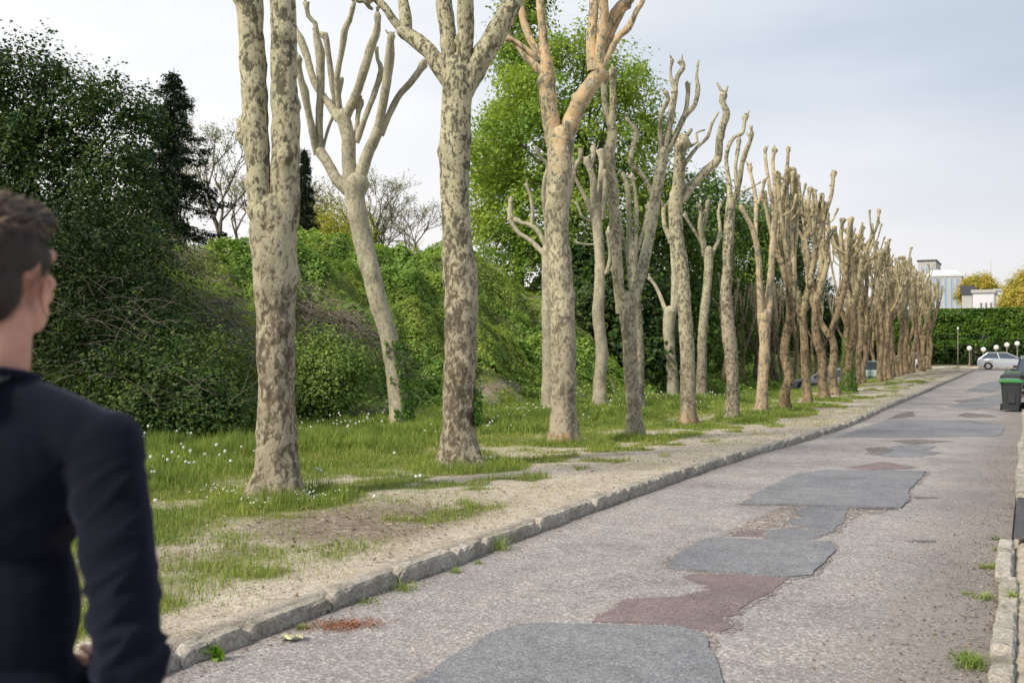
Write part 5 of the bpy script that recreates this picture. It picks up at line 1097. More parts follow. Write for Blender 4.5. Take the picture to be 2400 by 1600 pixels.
for i, (u, v, lab) in enumerate([(2272, 816, 'white globe lamp standing left of the passing silver car, leftmost of the row'), (2305, 819, 'white globe lamp just above the tail of the passing silver car'), (2335, 814, 'white globe lamp over the middle of the silver car'), (2360, 808, 'white globe lamp beside the dark hedge trunk above the silver car'), (2384, 805, 'white globe lamp farthest right, above the parked cars')]):
    o = lp if i == 0 else copy_tree(lp); p = P(u, v, zc + (0, .2, .1, -.1, -.15)[i]); gz = Tz(p.x, p.y); o.location = (p.x, p.y, gz); s = (p.z - gz) / h; o.scale = (1, 1, s)
    for c in o.children:
        if c.name.startswith('globe'): c.scale = (1, 1, 1 / s); c.location = (0, 0, h - h / s)
    tag(o, lab, 'lamp', 'globe lamps along the cross street')
p = P(2245, 700, 89); o = empty('street_lamp', (p.x, p.y, Tz(p.x, p.y))); tag(o, 'thin tall yellowish lamp post in front of the hedge, left of the globe lamps', 'lamp')
MB().tube([(0, 0, -.1), (0, 0, 3.4)], [0.045, 0.03], 8).build('pole', M['lamp_pole'], o, smooth=True); MB().ell((0, 0, 3.45), (0.09, 0.09, 0.12), 10, 8).build('lamp_head', M['globe'], o, smooth=True)

M['wall_white'] = plain('white_wall', (0.62, 0.63, 0.68), 0.8, nz=0.06, scale=0.5); M['wall_grey'] = plain('grey_wall', (0.42, 0.42, 0.42), 0.8, nz=0.06, scale=0.5)
M['wall_pink'] = plain('pink_wall', (0.72, 0.56, 0.50), 0.85, nz=0.08, scale=0.5); M['roof_dark'] = plain('dark_roof', (0.05, 0.055, 0.065), 0.6)
M['roof_white'] = plain('white_metal_roof', (0.80, 0.82, 0.86), 0.45); M['pane'] = plain('far_window_glass', (0.22, 0.33, 0.50), 0.12, spec=0.8); M['pane_dark'] = plain('dark_window_glass', (0.04, 0.045, 0.06), 0.1, spec=0.7)
M['frame'] = plain('window_frame', (0.55, 0.56, 0.58), 0.6); M['blueglass'] = plain('blue_glass_roof', (0.45, 0.58, 0.80), 0.2, spec=0.8)
def building(name, label, u0, u1, vtop, zc, depth, wall, rows, cat='building', roof='roof_dark', roofh=0.35, pane='pane', extra=None):
    a = P(u0, vtop, zc); b_ = P(u1, vtop, zc); w_ = b_.x - a.x; cx = (a.x + b_.x) / 2; y = (a.y + b_.y) / 2; gz = -0.4; H = a.z - gz
    root = empty(name, (cx, y, gz)); tag(root, label, cat)
    m = MB(); m.box((0, depth / 2, H / 2), (w_, depth, H)); m.build('wall', M[wall], root)
    MB().box((0, depth / 2, H + roofh / 2), (w_ + 0.5, depth + 0.5, roofh)).build('roof', M[roof], root)
    for (x0, x1, z0, z1, n) in rows:                                          # fractions of the front
        for i in range(n):
            ww = (x1 - x0) * w_ / n; xc = -w_ / 2 + x0 * w_ + ww * (i + .5); zz = (z0 + z1) / 2 * H; hh = (z1 - z0) * H
            f = MB(); t_ = 0.12; bw = ww * 0.62
            f.box((xc, -0.03, zz + hh / 2 - t_ / 2), (bw, 0.14, t_)); f.box((xc, -0.03, zz - hh / 2 + t_ / 2), (bw, 0.14, t_)); f.box((xc - bw / 2 + t_ / 2, -0.03, zz), (t_, 0.14, hh - 2 * t_)); f.box((xc + bw / 2 - t_ / 2, -0.03, zz), (t_, 0.14, hh - 2 * t_))
            fo = f.build('window', M['frame'], root); MB().box((xc, -0.02, zz), (bw - 2 * t_, 0.04, hh - 2 * t_)).build('pane', M[pane], fo)
    return root, w_, H, depth
r_, w_, H, d_ = building('office_building', 'tall pale office block with glass bays and white curved roof', 2170, 2254, 648, 228, 18, 'wall_grey', [(0.30, 0.98, 0.60, 0.985, 4), (0.30, 0.98, 0.1, 0.58, 4), (0.0, 0.30, 0.60, 0.985, 2)], roof='roof_white', roofh=0.3)
m = MB(); m.tube([(-w_ * 0.42, 9, H + 0.3), (-w_ * 0.40, 9, H + 0.8), (w_ * 0.30, 9, H + 0.8), (w_ * 0.48, 9, H + .3)], 0.1, 6)
vs = [(-w_ / 2, -0.4, H + 0.3), (w_ / 2, -0.4, H + 0.3), (w_ / 2 - 1.5, 3.0, H + 1.7), (-w_ / 2 + 0.6, 3.0, H + 1.7), (-w_ / 2, 17.5, H + .3), (w_ / 2, 17.5, H + 0.3), (w_ / 2 - 1.5, 15, H + 1.7), (-w_ / 2 + .6, 15, H + 1.7)]
MB_ = MB(); MB_.add(vs, [(0, 1, 2, 3), (5, 4, 7, 6), (3, 2, 6, 7), (1, 5, 6, 2), (4, 0, 3, 7)]); MB_.build('roof_vault', M['roof_white'], r_)
for i in range(6): MB().box((-w_ * 0.38 + i * w_ * 0.115, 8, H + 2.0), (0.35, 0.6, 0.6)).build('chimney', M['wall_grey'], r_)
vs = [(-w_ * 0.25, -0.3, H * 0.55), (w_ * 0.5, -0.3, H * 0.30), (w_ * 0.5, -5, H * 0.24), (-w_ * 0.45, -5, H * 0.44)]
MB_ = MB(); MB_.add(vs + [(x, y, z - 0.3) for x, y, z in vs], [(0, 3, 2, 1), (4, 5, 6, 7), (0, 1, 5, 4), (1, 2, 6, 5), (2, 3, 7, 6), (3, 0, 4, 7)]); MB_.build('glass_roof', M['blueglass'], r_)
building('tower_block', 'plain grey block rising behind the pale glass office block', 2150, 2194, 612, 262, 16, 'wall_grey', [(0.1, 0.9, 0.86, 0.94, 3)])
building('white_house', 'low white building with three dark windows and dormers above the hedge', 2279, 2330, 686, 158, 12, 'wall_white', [(0.28, 0.98, 0.60, 0.86, 3), (0.05, 0.25, 0.50, 0.76, 1)], pane='pane_dark', roof='wall_grey', roofh=0.5)
r_, w_, H, d_ = building('grey_house', 'low grey building with black roof between the glass office block and the white house', 2254, 2279, 690, 166, 12, 'wall_grey', [(0.05, 0.95, 0.50, 0.80, 2)], roof='roof_dark', roofh=1.5, pane='pane')
o = [x for x in scene.objects if x.name.startswith('white_house')][0]
for i in range(4): MB().box((-1.0 + i * 0.75, 1.5 + 0.4, 9.3), (0.45, 1.2, 0.7)).build('dormer', M['roof_white'] if i % 2 else M['roof_dark'], o)
building('white_house', 'long pale wall partly hidden behind the yellow-green trees at the far right', 2331, 2400, 681, 172, 10, 'wall_white', [(0.1, 0.9, 0.3, 0.6, 3)], pane='pane_dark', roof='wall_grey')
building('apartment_building', 'pinkish apartment building glimpsed between the far plane crowns', 2048, 2108, 640, 196, 14, 'wall_pink', [(0.05, 0.95, 0.8, 0.93, 4), (0.05, 0.95, 0.58, 0.72, 4), (0.05, 0.95, 0.36, 0.50, 4)], pane='pane')
p = P(2322, 608, 240); o = empty('antenna_mast', (p.x, p.y, -0.4)); tag(o, 'thin grey antenna mast on the skyline above the yellow trees', 'mast'); h = p.z + .4
MB().tube([(0, 0, 0), (0, 0, h * 0.6), (0, 0, h)], [0.22, 0.14, 0.05], 6).build('mast', M['wall_grey'], o); MB().tube([(0.2, 0, h * 0.71), (-1.7, 0, h * 0.71), (-1.9, 0, h * 0.76)], 0.06, 5).build('crossbar', M['wall_grey'], o)
leafy_tree('yellow_tree', 'yellowish tree clump on the skyline right of the office block', 'tree', [(2283, 680, 24, 24, 0), (2306, 676, 24, 25, 0), (2265, 692, 20, 18, 0), (2335, 697, 26, 16, 0)], 205, 90, 420, 60, 1.0, 0.36, M['yellow'], tr=0.3, droop=-0.1, flat=1.3)
leafy_tree('yellow_tree', 'big golden-green tree at the right edge of the photo above the hedge', 'tree', [(2408, 690, 46, 42, 0), (2388, 712, 40, 35, 0), (2440, 680, 45, 50, 0), (2372, 735, 26, 26, 0)], 126, 91, 650, 70, 0.75, 0.24, M['yellow'], tr=0.3, droop=-0.1, flat=1.3)

# ------------------------------------------------------------------ vehicles
M['tyre'] = plain('tyre_rubber', (0.02, 0.02, 0.02), 0.9); M['rim'] = plain('wheel_rim', (0.45, 0.46, 0.48), 0.35, 0.7); M['carglass'] = plain('car_glass', (0.05, 0.07, 0.09), 0.05, spec=0.9)
M['plastic'] = plain('black_plastic', (0.025, 0.027, 0.03), 0.55); M['lampglass'] = plain('headlight_glass', (0.75, 0.78, 0.8), 0.1); M['redglass'] = plain('tail_light_glass', (0.45, 0.02, 0.02), 0.15); M['orange'] = plain('indicator_glass', (0.8, 0.22, 0.02), 0.2)
def carpaint(name, c, metal=0.4):
    m, t, b = mat_base(name); b.inputs['Base Color'].default_value = (*c, 1); b.inputs['Metallic'].default_value = metal; b.inputs['Roughness'].default_value = 0.28; b.inputs['Coat Weight'].default_value = 0.6; return m
def car(loc, heading, L, W, H, paint, prof, gh, label, wheel=0.31, lower=None, cat='car', ind=False, name='parked_car', group=None):
    """prof: (x, ztop) body profile from tail (0) to nose (1); gh: greenhouse (x rear base, x rear roof, x front roof, x front base)"""
    root = empty(name, loc, heading); tag(root, label, cat, group); hw = W / 2; zb = 0.22
    xs_ = np.linspace(0, 1, 40); px = [q[0] for q in prof]; pz = [q[1] for q in prof]; vs = []; fs = []; n = 10
    wx = (0.19, 0.80)
    for x in xs_:
        zt = float(np.interp(x, px, pz)) * H; end = min(x, 1 - x); nar = 1 - 0.16 * math.exp(-end / 0.045); w2 = hw * nar; zz = zb + 0.10 * math.exp(-end / 0.03)
        arch = 0
        for c in wx:
            dx = abs(x - c) * L
            if dx < wheel + 0.05: arch = max(arch, math.sqrt((wheel + .06) ** 2 - dx * dx) + wheel - zz)
        za = min(zz + max(0, arch), zt - 0.1)
        ring = [(w2 * 0.80, zz), (w2 * 0.985, za), (w2 * 1.0, (za + zt) / 2), (w2 * 0.975, zt - 0.07), (w2 * 0.90, zt)]
        vs += [((x - .5) * L, y, z) for y, z in ring] + [((x - .5) * L, -y, z) for y, z in reversed(ring)]
    for i in range(len(xs_) - 1):
        for k in range(n): fs.append((i * n + k, i * n + (k + 1) % n, (i + 1) * n + (k + 1) % n, (i + 1) * n + k))
    fs.append(tuple(range(n - 1, -1, -1))); fs.append(tuple(range((len(xs_) - 1) * n, len(xs_) * n)))
    m = MB(); m.add(vs, fs); body = m.build('body', paint, root, smooth=False)
    bm = bmesh.new(); bm.from_mesh(body.data); bmesh.ops.recalc_face_normals(bm, faces=bm.faces); bm.to_mesh(body.data); bm.free()
    X = lambda f: (f - .5) * L
    zb0 = float(np.interp(gh[0], px, pz)) * H - 0.02; zb1 = float(np.interp(gh[3], px, pz)) * H - 0.02; wb = hw * 0.90; wr = hw * 0.70; zr = H - 0.05
    A = [Vector((X(gh[0]), wb, zb0)), Vector((X(gh[1]), wr, zr)), Vector((X(gh[2]), wr, zr)), Vector((X(gh[3]), wb, zb1))]; B = [Vector((v.x, -v.y, v.z)) for v in A]
    def pane(nm, q, inset=0.05):
        c = sum(q, Vector()) / 4; q2 = [v.lerp(c, inset) for v in q]; nn = (q[1] - q[0]).cross(q[2] - q[1]).normalized()
        if nn.dot(c - Vector((0, 0, zr * 0.7))) < 0: nn = -nn
        q3 = [v - nn * 0.02 for v in q2]; mm = MB(); mm.add(q2 + q3, [(0, 1, 2, 3), (7, 6, 5, 4), (0, 4, 5, 1), (1, 5, 6, 2), (2, 6, 7, 3), (3, 7, 4, 0)]); mm.build(nm, M['carglass'], root)
    pane('windshield', [A[3], A[2], B[2], B[3]]); pane('rear_window', [A[0], A[1], B[1], B[0]])
    mid = 0.5
    for S in (A, B):
        mb0 = S[0].lerp(S[3], mid); mr0 = S[1].lerp(S[2], mid); pane('side_window', [S[0], S[1], mr0, mb0], 0.07); pane('side_window', [mb0, mr0, S[2], S[3]], 0.07)
    mm = MB()
    for S in (A, B):
        for (a, b) in ((S[0], S[1]), (S[1], S[2]), (S[2], S[3]), (S[0].lerp(S[3], mid), S[1].lerp(S[2], mid))): mm.tube([a, b], 0.035, 6)
    mm.build('pillar', paint, root)
    mm = MB(); k = 7; rv = []
    for i in range(k):
        for j in range(k):
            fx = i / (k - 1); fy = j / (k - 1); rv.append((A[1].x + (A[2].x - A[1].x) * fx + (fx - .5) * 0.06, (fy - .5) * 2 * (wr + 0.03), zr + 0.06 * (1 - (2 * fy - 1) ** 2) * 0.8 + 0.035 * (1 - (2 * fx - 1) ** 2) - 0.01))
    mm.add(rv, [(i * k + j, (i + 1) * k + j, (i + 1) * k + j + 1, i * k + j + 1) for i in range(k - 1) for j in range(k - 1)]); mm.build('roof', paint, root, smooth=True)
    MB().box((X((gh[0] + gh[3]) / 2), 0, (zb0 + zr) / 2 - 0.12), (L * (gh[2] - gh[1]) * 0.8, wr * 1.6, (zr - zb0) * 0.6)).build('interior', M['plastic'], root)
    for c in wx:
        for sy in (-1, 1):
            t = MB(); yy = sy * (hw - 0.10); t.tube([(X(c), yy - 0.1, wheel), (X(c), yy - 0.09, wheel), (X(c), yy + 0.09, wheel), (X(c), yy + .1, wheel)], [wheel * .9, wheel, wheel, wheel * .9], 22)
            wo_ = t.build('wheel', M['tyre'], root, smooth=False); MB().tube([(X(c), yy + sy * 0.085, wheel), (X(c), yy + sy * 0.108, wheel)], [wheel * 0.62, wheel * 0.55], 16).build('rim', M['rim'], wo_)
    for sy in (-1, 1):
        MB().box((X(0.985), sy * hw * 0.62, pz[-1] * H * 0.80), (0.12, 0.34, 0.13), bev=0.02).build('headlight', M['lampglass'], root)
        if ind: MB().box((X(0.972), sy * hw * 0.86, pz[-1] * H * 0.80), (0.2, 0.12, 0.12), bev=0.02).build('indicator', M['orange'], root)
        MB().box((X(0.012), sy * hw * 0.68, pz[0] * H * 0.78), (0.1, 0.26, 0.17), bev=0.02).build('tail_light', M['redglass'], root)
        MB().box((X(gh[3] - 0.06), sy * (hw * 0.95 + 0.06), zb1 + 0.10), (0.10, 0.17, 0.12), bev=0.02).build('mirror', M['plastic'], root)
    MB().box((X(1.0) - 0.02, 0, 0.40), (0.16, W * 0.84, 0.2), bev=0.03).build('bumper', lower or M['plastic'], root); MB().box((X(0) + 0.02, 0, 0.42), (0.16, W * 0.84, 0.2), bev=0.03).build('bumper', lower or M['plastic'], root)
    if lower:
        for sy in (-1, 1): MB().box((X(0.5), sy * (hw + 0.004), 0.40), (L * 0.42, 0.02, 0.26), bev=0.004).build('door_cladding', lower, root)
    return root
hatch = [(0, 0.50), (0.03, 0.60), (0.2, 0.64), (0.66, 0.62), (0.70, 0.60), (0.92, 0.52), (0.985, 0.46), (1, 0.36)]
def at(u, zc, v=860):
    p = P(u, v, zc); return (p.x, p.y, Tz(p.x, p.y))
car(at(1936, 61), math.pi + R(8), 4.3, 1.66, 1.38, carpaint('grey_car_paint', (0.34, 0.33, 0.37), 0.3), hatch, (0.04, 0.16, 0.54, 0.70), 'old grey parked car nose to the left, seen between plane trunks on lower ground', lower=plain('dark_cladding', (0.06, 0.055, 0.06), 0.6), ind=True)
lo_ = at(2046, 72); car(lo_, math.pi + R(6), 4.1, 1.66, 1.62, carpaint('mint_car_paint', (0.52, 0.66, 0.60), 0.1), [(0, 0.52), (0.02, 0.60), (0.5, 0.60), (0.78, 0.58), (0.94, 0.52), (1, 0.38)], (0.02, 0.05, 0.60, 0.79), 'pale mint green parked car with a tall boxy rear behind the plane trunks', lower=plain('green_cladding', (0.14, 0.22, 0.18), 0.6))
car(at(2118, 84), math.pi + R(6), 4.1, 1.7, 1.45, carpaint('white_car_paint', (0.75, 0.76, 0.80), 0.1), hatch, (0.04, 0.14, 0.56, 0.72), 'white parked car glimpsed in slits between the far plane trunks')
car(at(1806, 92), -math.pi / 2 - R(8), 4.6, 1.8, 1.95, carpaint('white_van_paint', (0.75, 0.76, 0.77), 0.0), [(0, 0.55), (0.5, 0.56), (0.85, 0.52), (1, 0.42)], (0.01, 0.02, 0.70, 0.86), 'white van standing in the dark gap right of the slender ochre plane tree', cat='van', name='parked_van')
p = P(2353, 860, 84.5); car((p.x + 0.25, 92.6, float(dip(92.6)) + 0.004), 0.0, 4.45, 1.78, 1.46, carpaint('silver_car_paint', (0.52, 0.55, 0.60), 0.5), [(0, 0.52), (0.03, 0.62), (0.2, 0.66), (0.68, 0.62), (0.92, 0.53), (0.985, 0.46), (1, 0.34)], (0.02, 0.18, 0.50, 0.76), 'silver car driving across the far end of the road in front of the hedge', name='passing_car')
car((0.28, 46.4, float(dip(46)) + 0.05), -math.pi / 2, 4.1, 1.68, 1.42, carpaint('pale_blue_car_paint', (0.03, 0.04, 0.06), 0.2), hatch, (0.04, 0.14, 0.55, 0.72), 'dark blue parked car behind the wheelie bins, facing the camera')
car((0.30, 52.6, float(dip(52)) + 0.05), -math.pi / 2, 4.2, 1.70, 1.46, carpaint('grey_blue_car_paint', (0.42, 0.46, 0.50), 0.4), hatch, (0.04, 0.14, 0.55, 0.72), 'pale grey parked car behind the dark blue one at the right edge')

# wheelie bins
M['bin'] = plain('bin_plastic', (0.030, 0.036, 0.039), 0.45, nz=0.12, scale=6); M['binlid'] = plain('green_lid_plastic', (0.035, 0.20, 0.045), 0.4, nz=0.1, scale=6); M['binblack'] = plain('black_bin_plastic', (0.022, 0.024, 0.027), 0.45)
def bin_(x, y, rz, lid, label, hgt=1.0, open_=0):
    root = empty('wheelie_bin', (x, y, float(dip(y)) + (0.012 if x < -0.1 else 0.05)), rz); tag(root, label, 'bin', 'wheelie bins at the right kerb')
    m = MB(); H = hgt - 0.12; w0, d0, w1, d1 = 0.44, 0.48, 0.56, 0.66
    prof = [(0.04, w0, d0), (0.10, w0 + .01, d0 + .01), (H * 0.55, (w0 + w1) / 2, (d0 + d1) / 2), (H * 0.9, w1 - .02, d1 - .02), (H * 0.90 + 0.005, w1 + 0.02, d1 + 0.02), (H, w1 + 0.03, d1 + 0.03)]; vs = []; fs = []
    for z, w_, d in prof:
        for k in range(16):
            a = 2 * math.pi * (k + .5) / 16; c = math.copysign(abs(math.cos(a)) ** 0.35, math.cos(a)); s = math.copysign(abs(math.sin(a)) ** 0.35, math.sin(a)); vs.append((c * w_ / 2, s * d / 2 + (z / H) * 0.04, z))
    for i in range(len(prof) - 1):
        for k in range(16): fs.append((i * 16 + k, i * 16 + (k + 1) % 16, (i + 1) * 16 + (k + 1) % 16, (i + 1) * 16 + k))
    fs.append(tuple(range(15, -1, -1))); fs.append(tuple(range(len(vs) - 16, len(vs)))); m.add(vs, fs); m.box((0, -d1 / 2 + 0.035, H * 0.45), (0.20, 0.012, 0.3), bev=0.004); m.build('bin_body', M['bin'], root)
    l = MB(); vs = []; fs = []; K = 8
    for i in range(K + 1):
        for j in range(K + 1):
            fx = i / K - .5; fy = j / K - .5; ed = max(abs(fx), abs(fy)) * 2
            vs.append((fx * (w1 + 0.09), fy * (d1 + 0.09) + 0.04, H + 0.015 + 0.045 * (1 - ed ** 4) + 0.035 * (fy + .5)))
    b0 = len(vs)
    for i in range(K + 1):
        for j in range(K + 1): v = vs[i * (K + 1) + j]; vs.append((v[0] * 0.99, v[1], H - 0.028))
    q = lambda i, j, o=0: o + i * (K + 1) + j
    for i in range(K):
        for j in range(K): fs += [(q(i, j), q(i + 1, j), q(i + 1, j + 1), q(i, j + 1)), (q(i, j + 1, b0), q(i + 1, j + 1, b0), q(i + 1, j, b0), q(i, j, b0))]
        fs += [(q(i, 0), q(i, 0, b0), q(i + 1, 0, b0), q(i + 1, 0)), (q(i + 1, K), q(i + 1, K, b0), q(i, K, b0), q(i, K)), (q(0, i + 1), q(0, i + 1, b0), q(0, i, b0), q(0, i)), (q(K, i), q(K, i, b0), q(K, i + 1, b0), q(K, i + 1))]
    l.add(vs, fs); l.build('lid', lid, root, smooth=False)
    h = MB(); h.tube([(-w1 / 2 - 0.01, d1 / 2, H - .05), (-w1 / 2 - .01, d1 / 2 + 0.13, H + 0.03), (-w1 / 2 + 0.03, d1 / 2 + 0.15, H + 0.09), (w1 / 2 - 0.03, d1 / 2 + 0.15, H + 0.09), (w1 / 2 + .01, d1 / 2 + 0.13, H + 0.03), (w1 / 2 + .01, d1 / 2, H - .05)], 0.022, 8)
    h.build('handle', M['binblack'], root, smooth=True)
    for sx in (-1, 1):
        MB().tube([(sx * (w0 / 2 + 0.0), d0 / 2 + 0.02, 0.10), (sx * (w0 / 2 + 0.06), d0 / 2 + 0.02, 0.10)], 0.10, 16).build('wheel', M['tyre'], root)
    return root
bin_(-0.47, 33.3, R(3), M['binlid'], 'dark grey wheelie bin with a green lid, nearest of the bins', 1.0)
bin_(-0.44, 34.35, R(-4), M['binblack'], 'black-lidded wheelie bin directly behind the nearest green-lidded one', 1.12)
bin_(0.16, 33.7, R(6), M['binblack'], 'black wheelie bin at the very right edge beside the nearest green-lidded one', 1.12)
bin_(-0.55, 42.5, R(0), M['binlid'], 'small far wheelie bin with green lid in front of the blue car', 1.0)

# flattened can by the kerb
zc, p = G(685, 1500, road=True); M['can'] = plain('yellow_can_paint', (0.52, 0.49, 0.30), 0.35, 0.4, nz=0.5, scale=60)
m = MB(); pts = []
for i in range(7): f = i / 6; pts.append((p.x - 0.065 + 0.13 * f, p.y - 0.012 + 0.02 * math.sin(i * 1.7), 0.0))
mc = MB(); vs = []; fs = []
for i, q in enumerate(pts):
    for k in range(10):
        a = 2 * math.pi * k / 10; w_ = 0.036 * (0.92 if i in (0, 6) else 1); vs.append((q[0] - p.x, q[1] - p.y + math.cos(a) * w_, 0.014 + math.sin(a) * 0.011 + 0.002 * math.sin(i * 2.3 + k)))
for i in range(6):
    for k in range(10): fs.append((i * 10 + k, i * 10 + (k + 1) % 10, (i + 1) * 10 + (k + 1) % 10, (i + 1) * 10 + k))
fs += [tuple(range(9, -1, -1)), tuple(range(60, 70))]; mc.add(vs, fs); o = mc.build('drink_can', M['can'], smooth=False); o.location = (p.x, p.y, p.z + 0.014); o.rotation_euler = (0, 0, YAW + 0.1)
tag(o, 'flattened yellow can lying on the road by the left kerb', 'can')

# ------------------------------------------------------------------ the man
def capsule(mb, pts, n=16):
    """pts: [(x,y,z,r)...] tapered chain with round joints"""
    mb.tube([p[:3] for p in pts], [p[3] for p in pts], n)
    for p in pts: mb.ell(p[:3], (p[3],) * 3, n, 10)
def fuse(name, mb, voxel, smooth=6):
    o = mb.build('tmp', None); m = o.modifiers.new('r', 'REMESH'); m.mode = 'VOXEL'; m.voxel_size = voxel
    s = o.modifiers.new('s', 'SMOOTH'); s.factor = 0.5; s.iterations = smooth
    dg = bpy.context.evaluated_depsgraph_get(); me = bpy.data.meshes.new_from_object(o.evaluated_get(dg)); me.name = name
    bpy.data.objects.remove(o); return me
def displace(me, fn):
    n = len(me.vertices); co = np.empty(n * 3); me.vertices.foreach_get('co', co); co = co.reshape(-1, 3); nr = np.empty(n * 3, np.float32)
    me.vertices.foreach_get('normal', nr); nr = nr.reshape(-1, 3); co = co + nr * fn(co)[:, None]; me.vertices.foreach_set('co', co.ravel()); me.update()
def man():
    ZC = 1.66; LAT = -0.865; base = FW * ZC + RT * LAT; root = empty('person', (base.x, base.y, 0.0), YAW)
    tag(root, 'man in a dark navy sweater seen from behind, short brown hair', 'person')
    PHI = R(3); HM = Matrix.Rotation(PHI, 4, 'Z'); HC = Vector((0.0, 0.02, 1.778))
    h = lambda x, y, z: tuple(HC + HM @ Vector((x, y, z)))
    H3 = HM.to_3x3()
    b = MB()
    def E(c, r, rot=None): b.ell(h(*c), r, 20, 14, (H3 if rot is None else H3 @ rot))
    E((0, -0.018, 0.022), (0.074, 0.094, 0.086)); E((0, 0.030, 0.0), (0.066, 0.062, 0.080)); E((0, 0.040, -0.055), (0.055, 0.056, 0.056)); E((0, 0.072, -0.100), (0.026, 0.024, 0.024))
    E((0.045, 0.025, -0.075), (0.018, 0.042, 0.030)); E((-0.045, 0.025, -0.075), (0.018, 0.042, 0.030)); E((0.040, 0.072, -0.018), (0.024, 0.022, 0.020)); E((-0.040, 0.072, -0.018), (0.024, 0.022, 0.020))
    E((0, 0.084, 0.028), (0.052, 0.014, 0.012)); E((0.057, 0.055, 0.030), (0.014, 0.02, 0.014)); E((-0.057, 0.055, 0.030), (0.014, 0.02, 0.014))
    capsule(b, [(*h(0, 0.092, 0.012), 0.009), (*h(0, 0.110, -0.022), 0.012), (*h(0, 0.112, -0.032), 0.014)]); E((0.013, 0.100, -0.036), (0.009, 0.010, 0.008)); E((-0.013, 0.100, -0.036), (0.009, 0.010, 0.008))
    E((0, 0.092, -0.060), (0.024, 0.011, 0.0055)); E((0, 0.089, -0.071), (0.021, 0.011, 0.006))
    for s in (1, -1):                                                # ears: rim, bowl and lobe
        ec = Vector((s * 0.072, -0.004, -0.040)); out = Vector((s * 0.55, -0.38, 0)).normalized()
        rim = []
        for k in range(11):
            a = R(-62 + k * 27); rim.append((*h(*(ec + out * (0.008 + 0.005 * math.sin(a)) + Vector((0, -1, 0)) * (0.015 * math.cos(a) * 1.0) * (1 if True else 0) + Vector((s * 0.004, 0, 0.028 * math.sin(a))))), 0.0042))
        capsule(b, rim, 8); b.ell(h(*(ec + Vector((s * 0.003, -0.002, 0)))), (0.006, 0.014, 0.026), 12, 8, H3); b.ell(h(*(ec + out * 0.009 + Vector((0, 0.004, -0.030)))), (0.006, 0.008, 0.010), 10, 8, H3)
    capsule(b, [(0, -0.012, 1.50, 0.064), (0, -0.004, 1.60, 0.058), (0, 0.008, 1.69, 0.057)], 20)
    capsule(b, [(0, -0.02, 1.585, 0.045), (0.10, -0.012, 1.530, 0.036)]); capsule(b, [(0, -0.02, 1.585, 0.045), (-0.10, -0.012, 1.530, 0.036)])
    b.ell((0, 0, 1.42), (0.150, 0.105, 0.16), 24, 14); b.ell((0, 0, 1.22), (0.125, 0.090, 0.16), 24, 14); b.ell((0, 0, 1.03), (0.145, 0.100, 0.13), 24, 14)
    SH, EL, WR = (0.185, -0.005, 1.485), (0.258, -0.070, 1.150), (0.140, 0.120, 1.045)
    SL, LL, WL = (-0.185, -0.005, 1.485), (-0.235, -0.05, 1.16), (-0.245, 0.05, 0.91)
    capsule(b, [(*SH, 0.050), (0.225, -0.045, 1.32, 0.044), (*EL, 0.036), (0.20, 0.02, 1.10, 0.036), (*WR, 0.025)]); capsule(b, [(*SL, 0.050), (-0.215, -0.035, 1.32, 0.044), (*LL, 0.036), (-0.24, -0.005, 1.06, 0.036), (*WL, 0.025)])
    capsule(b, [(-0.17, 0, 1.495, 0.05), (0.17, 0, 1.495, 0.05)])
    def hand(w_, d, side, up, curl):
        w_ = Vector(w_); d = Vector(d).normalized(); side = (Vector(side) - d * Vector(side).dot(d)).normalized(); nrm = d.cross(side).normalized() * up
        pc = w_ + d * 0.055
        Mx = Matrix((side, d, nrm)).transposed(); b.ell(tuple(pc), (0.040, 0.050, 0.015), 16, 10, Mx); capsule(b, [(*w_, 0.022), (*(w_ + d * 0.03), 0.020)], 10)
        for i, (off, ln) in enumerate(((0.031, 0.072), (0.010, 0.080), (-0.011, 0.075), (-0.031, 0.058))):
            p = w_ + d * 0.088 + side * off; ch = [(*p, 0.0092)]; a = 0.0
            for j, fr in enumerate((0.45, 0.30, 0.25)):
                a += R(curl * (0.8 + 0.12 * i) * (1.0, 1.1, 0.8)[j]); p = p + (d * math.cos(a) - nrm * math.sin(a)) * ln * fr; ch.append((*p, (0.0086, 0.0080, 0.0070)[j]))
            capsule(b, ch, 8)
        p = w_ + d * 0.030 + side * 0.028; capsule(b, [(*p, 0.013), (*(p + side * 0.020 + d * 0.028 - nrm * 0.008), 0.0105), (*(p + side * 0.026 + d * 0.055 - nrm * 0.020), 0.0085)], 8)
    hand(WR, (-0.070, 0.090, -0.008), (0.1, 0.0, 1), 1, 38); hand(WL, (0.02, 0.05, -1), (0.1, 1, 0), -1, 22)
    for s in (1, -1):
        capsule(b, [(s * 0.085, 0, 0.98, 0.088), (s * 0.095, 0.01, 0.75, 0.072), (s * 0.10, 0.012, 0.52, 0.054), (s * 0.102, -0.012, 0.36, 0.056), (s * 0.104, -0.02, 0.12, 0.038)])
        capsule(b, [(s * 0.104, -0.03, 0.06, 0.036), (s * 0.112, 0.09, 0.045, 0.034), (s * 0.118, 0.17, 0.035, 0.026)])
    skin, t, bs = mat_base('skin'); v_ = t.nodes.new('ShaderNodeTexCoord').outputs['Object']; n1 = tnoise(t, v_, 9, 4)
    t.links.new(ramp(t, n1, [(0.3, (0.44, 0.21, 0.15)), (0.5, (0.56, 0.30, 0.225)), (0.75, (0.64, 0.37, 0.29))]), bs.inputs['Base Color']); bs.inputs['Roughness'].default_value = 0.5; bs.inputs['Subsurface Weight'].default_value = 0.15; bs.inputs['Subsurface Radius'].default_value = (0.02, 0.008, 0.004)
    M['skin'] = skin
    link('body', fuse('body', b, 0.0042, 4), skin, root, smooth=True)
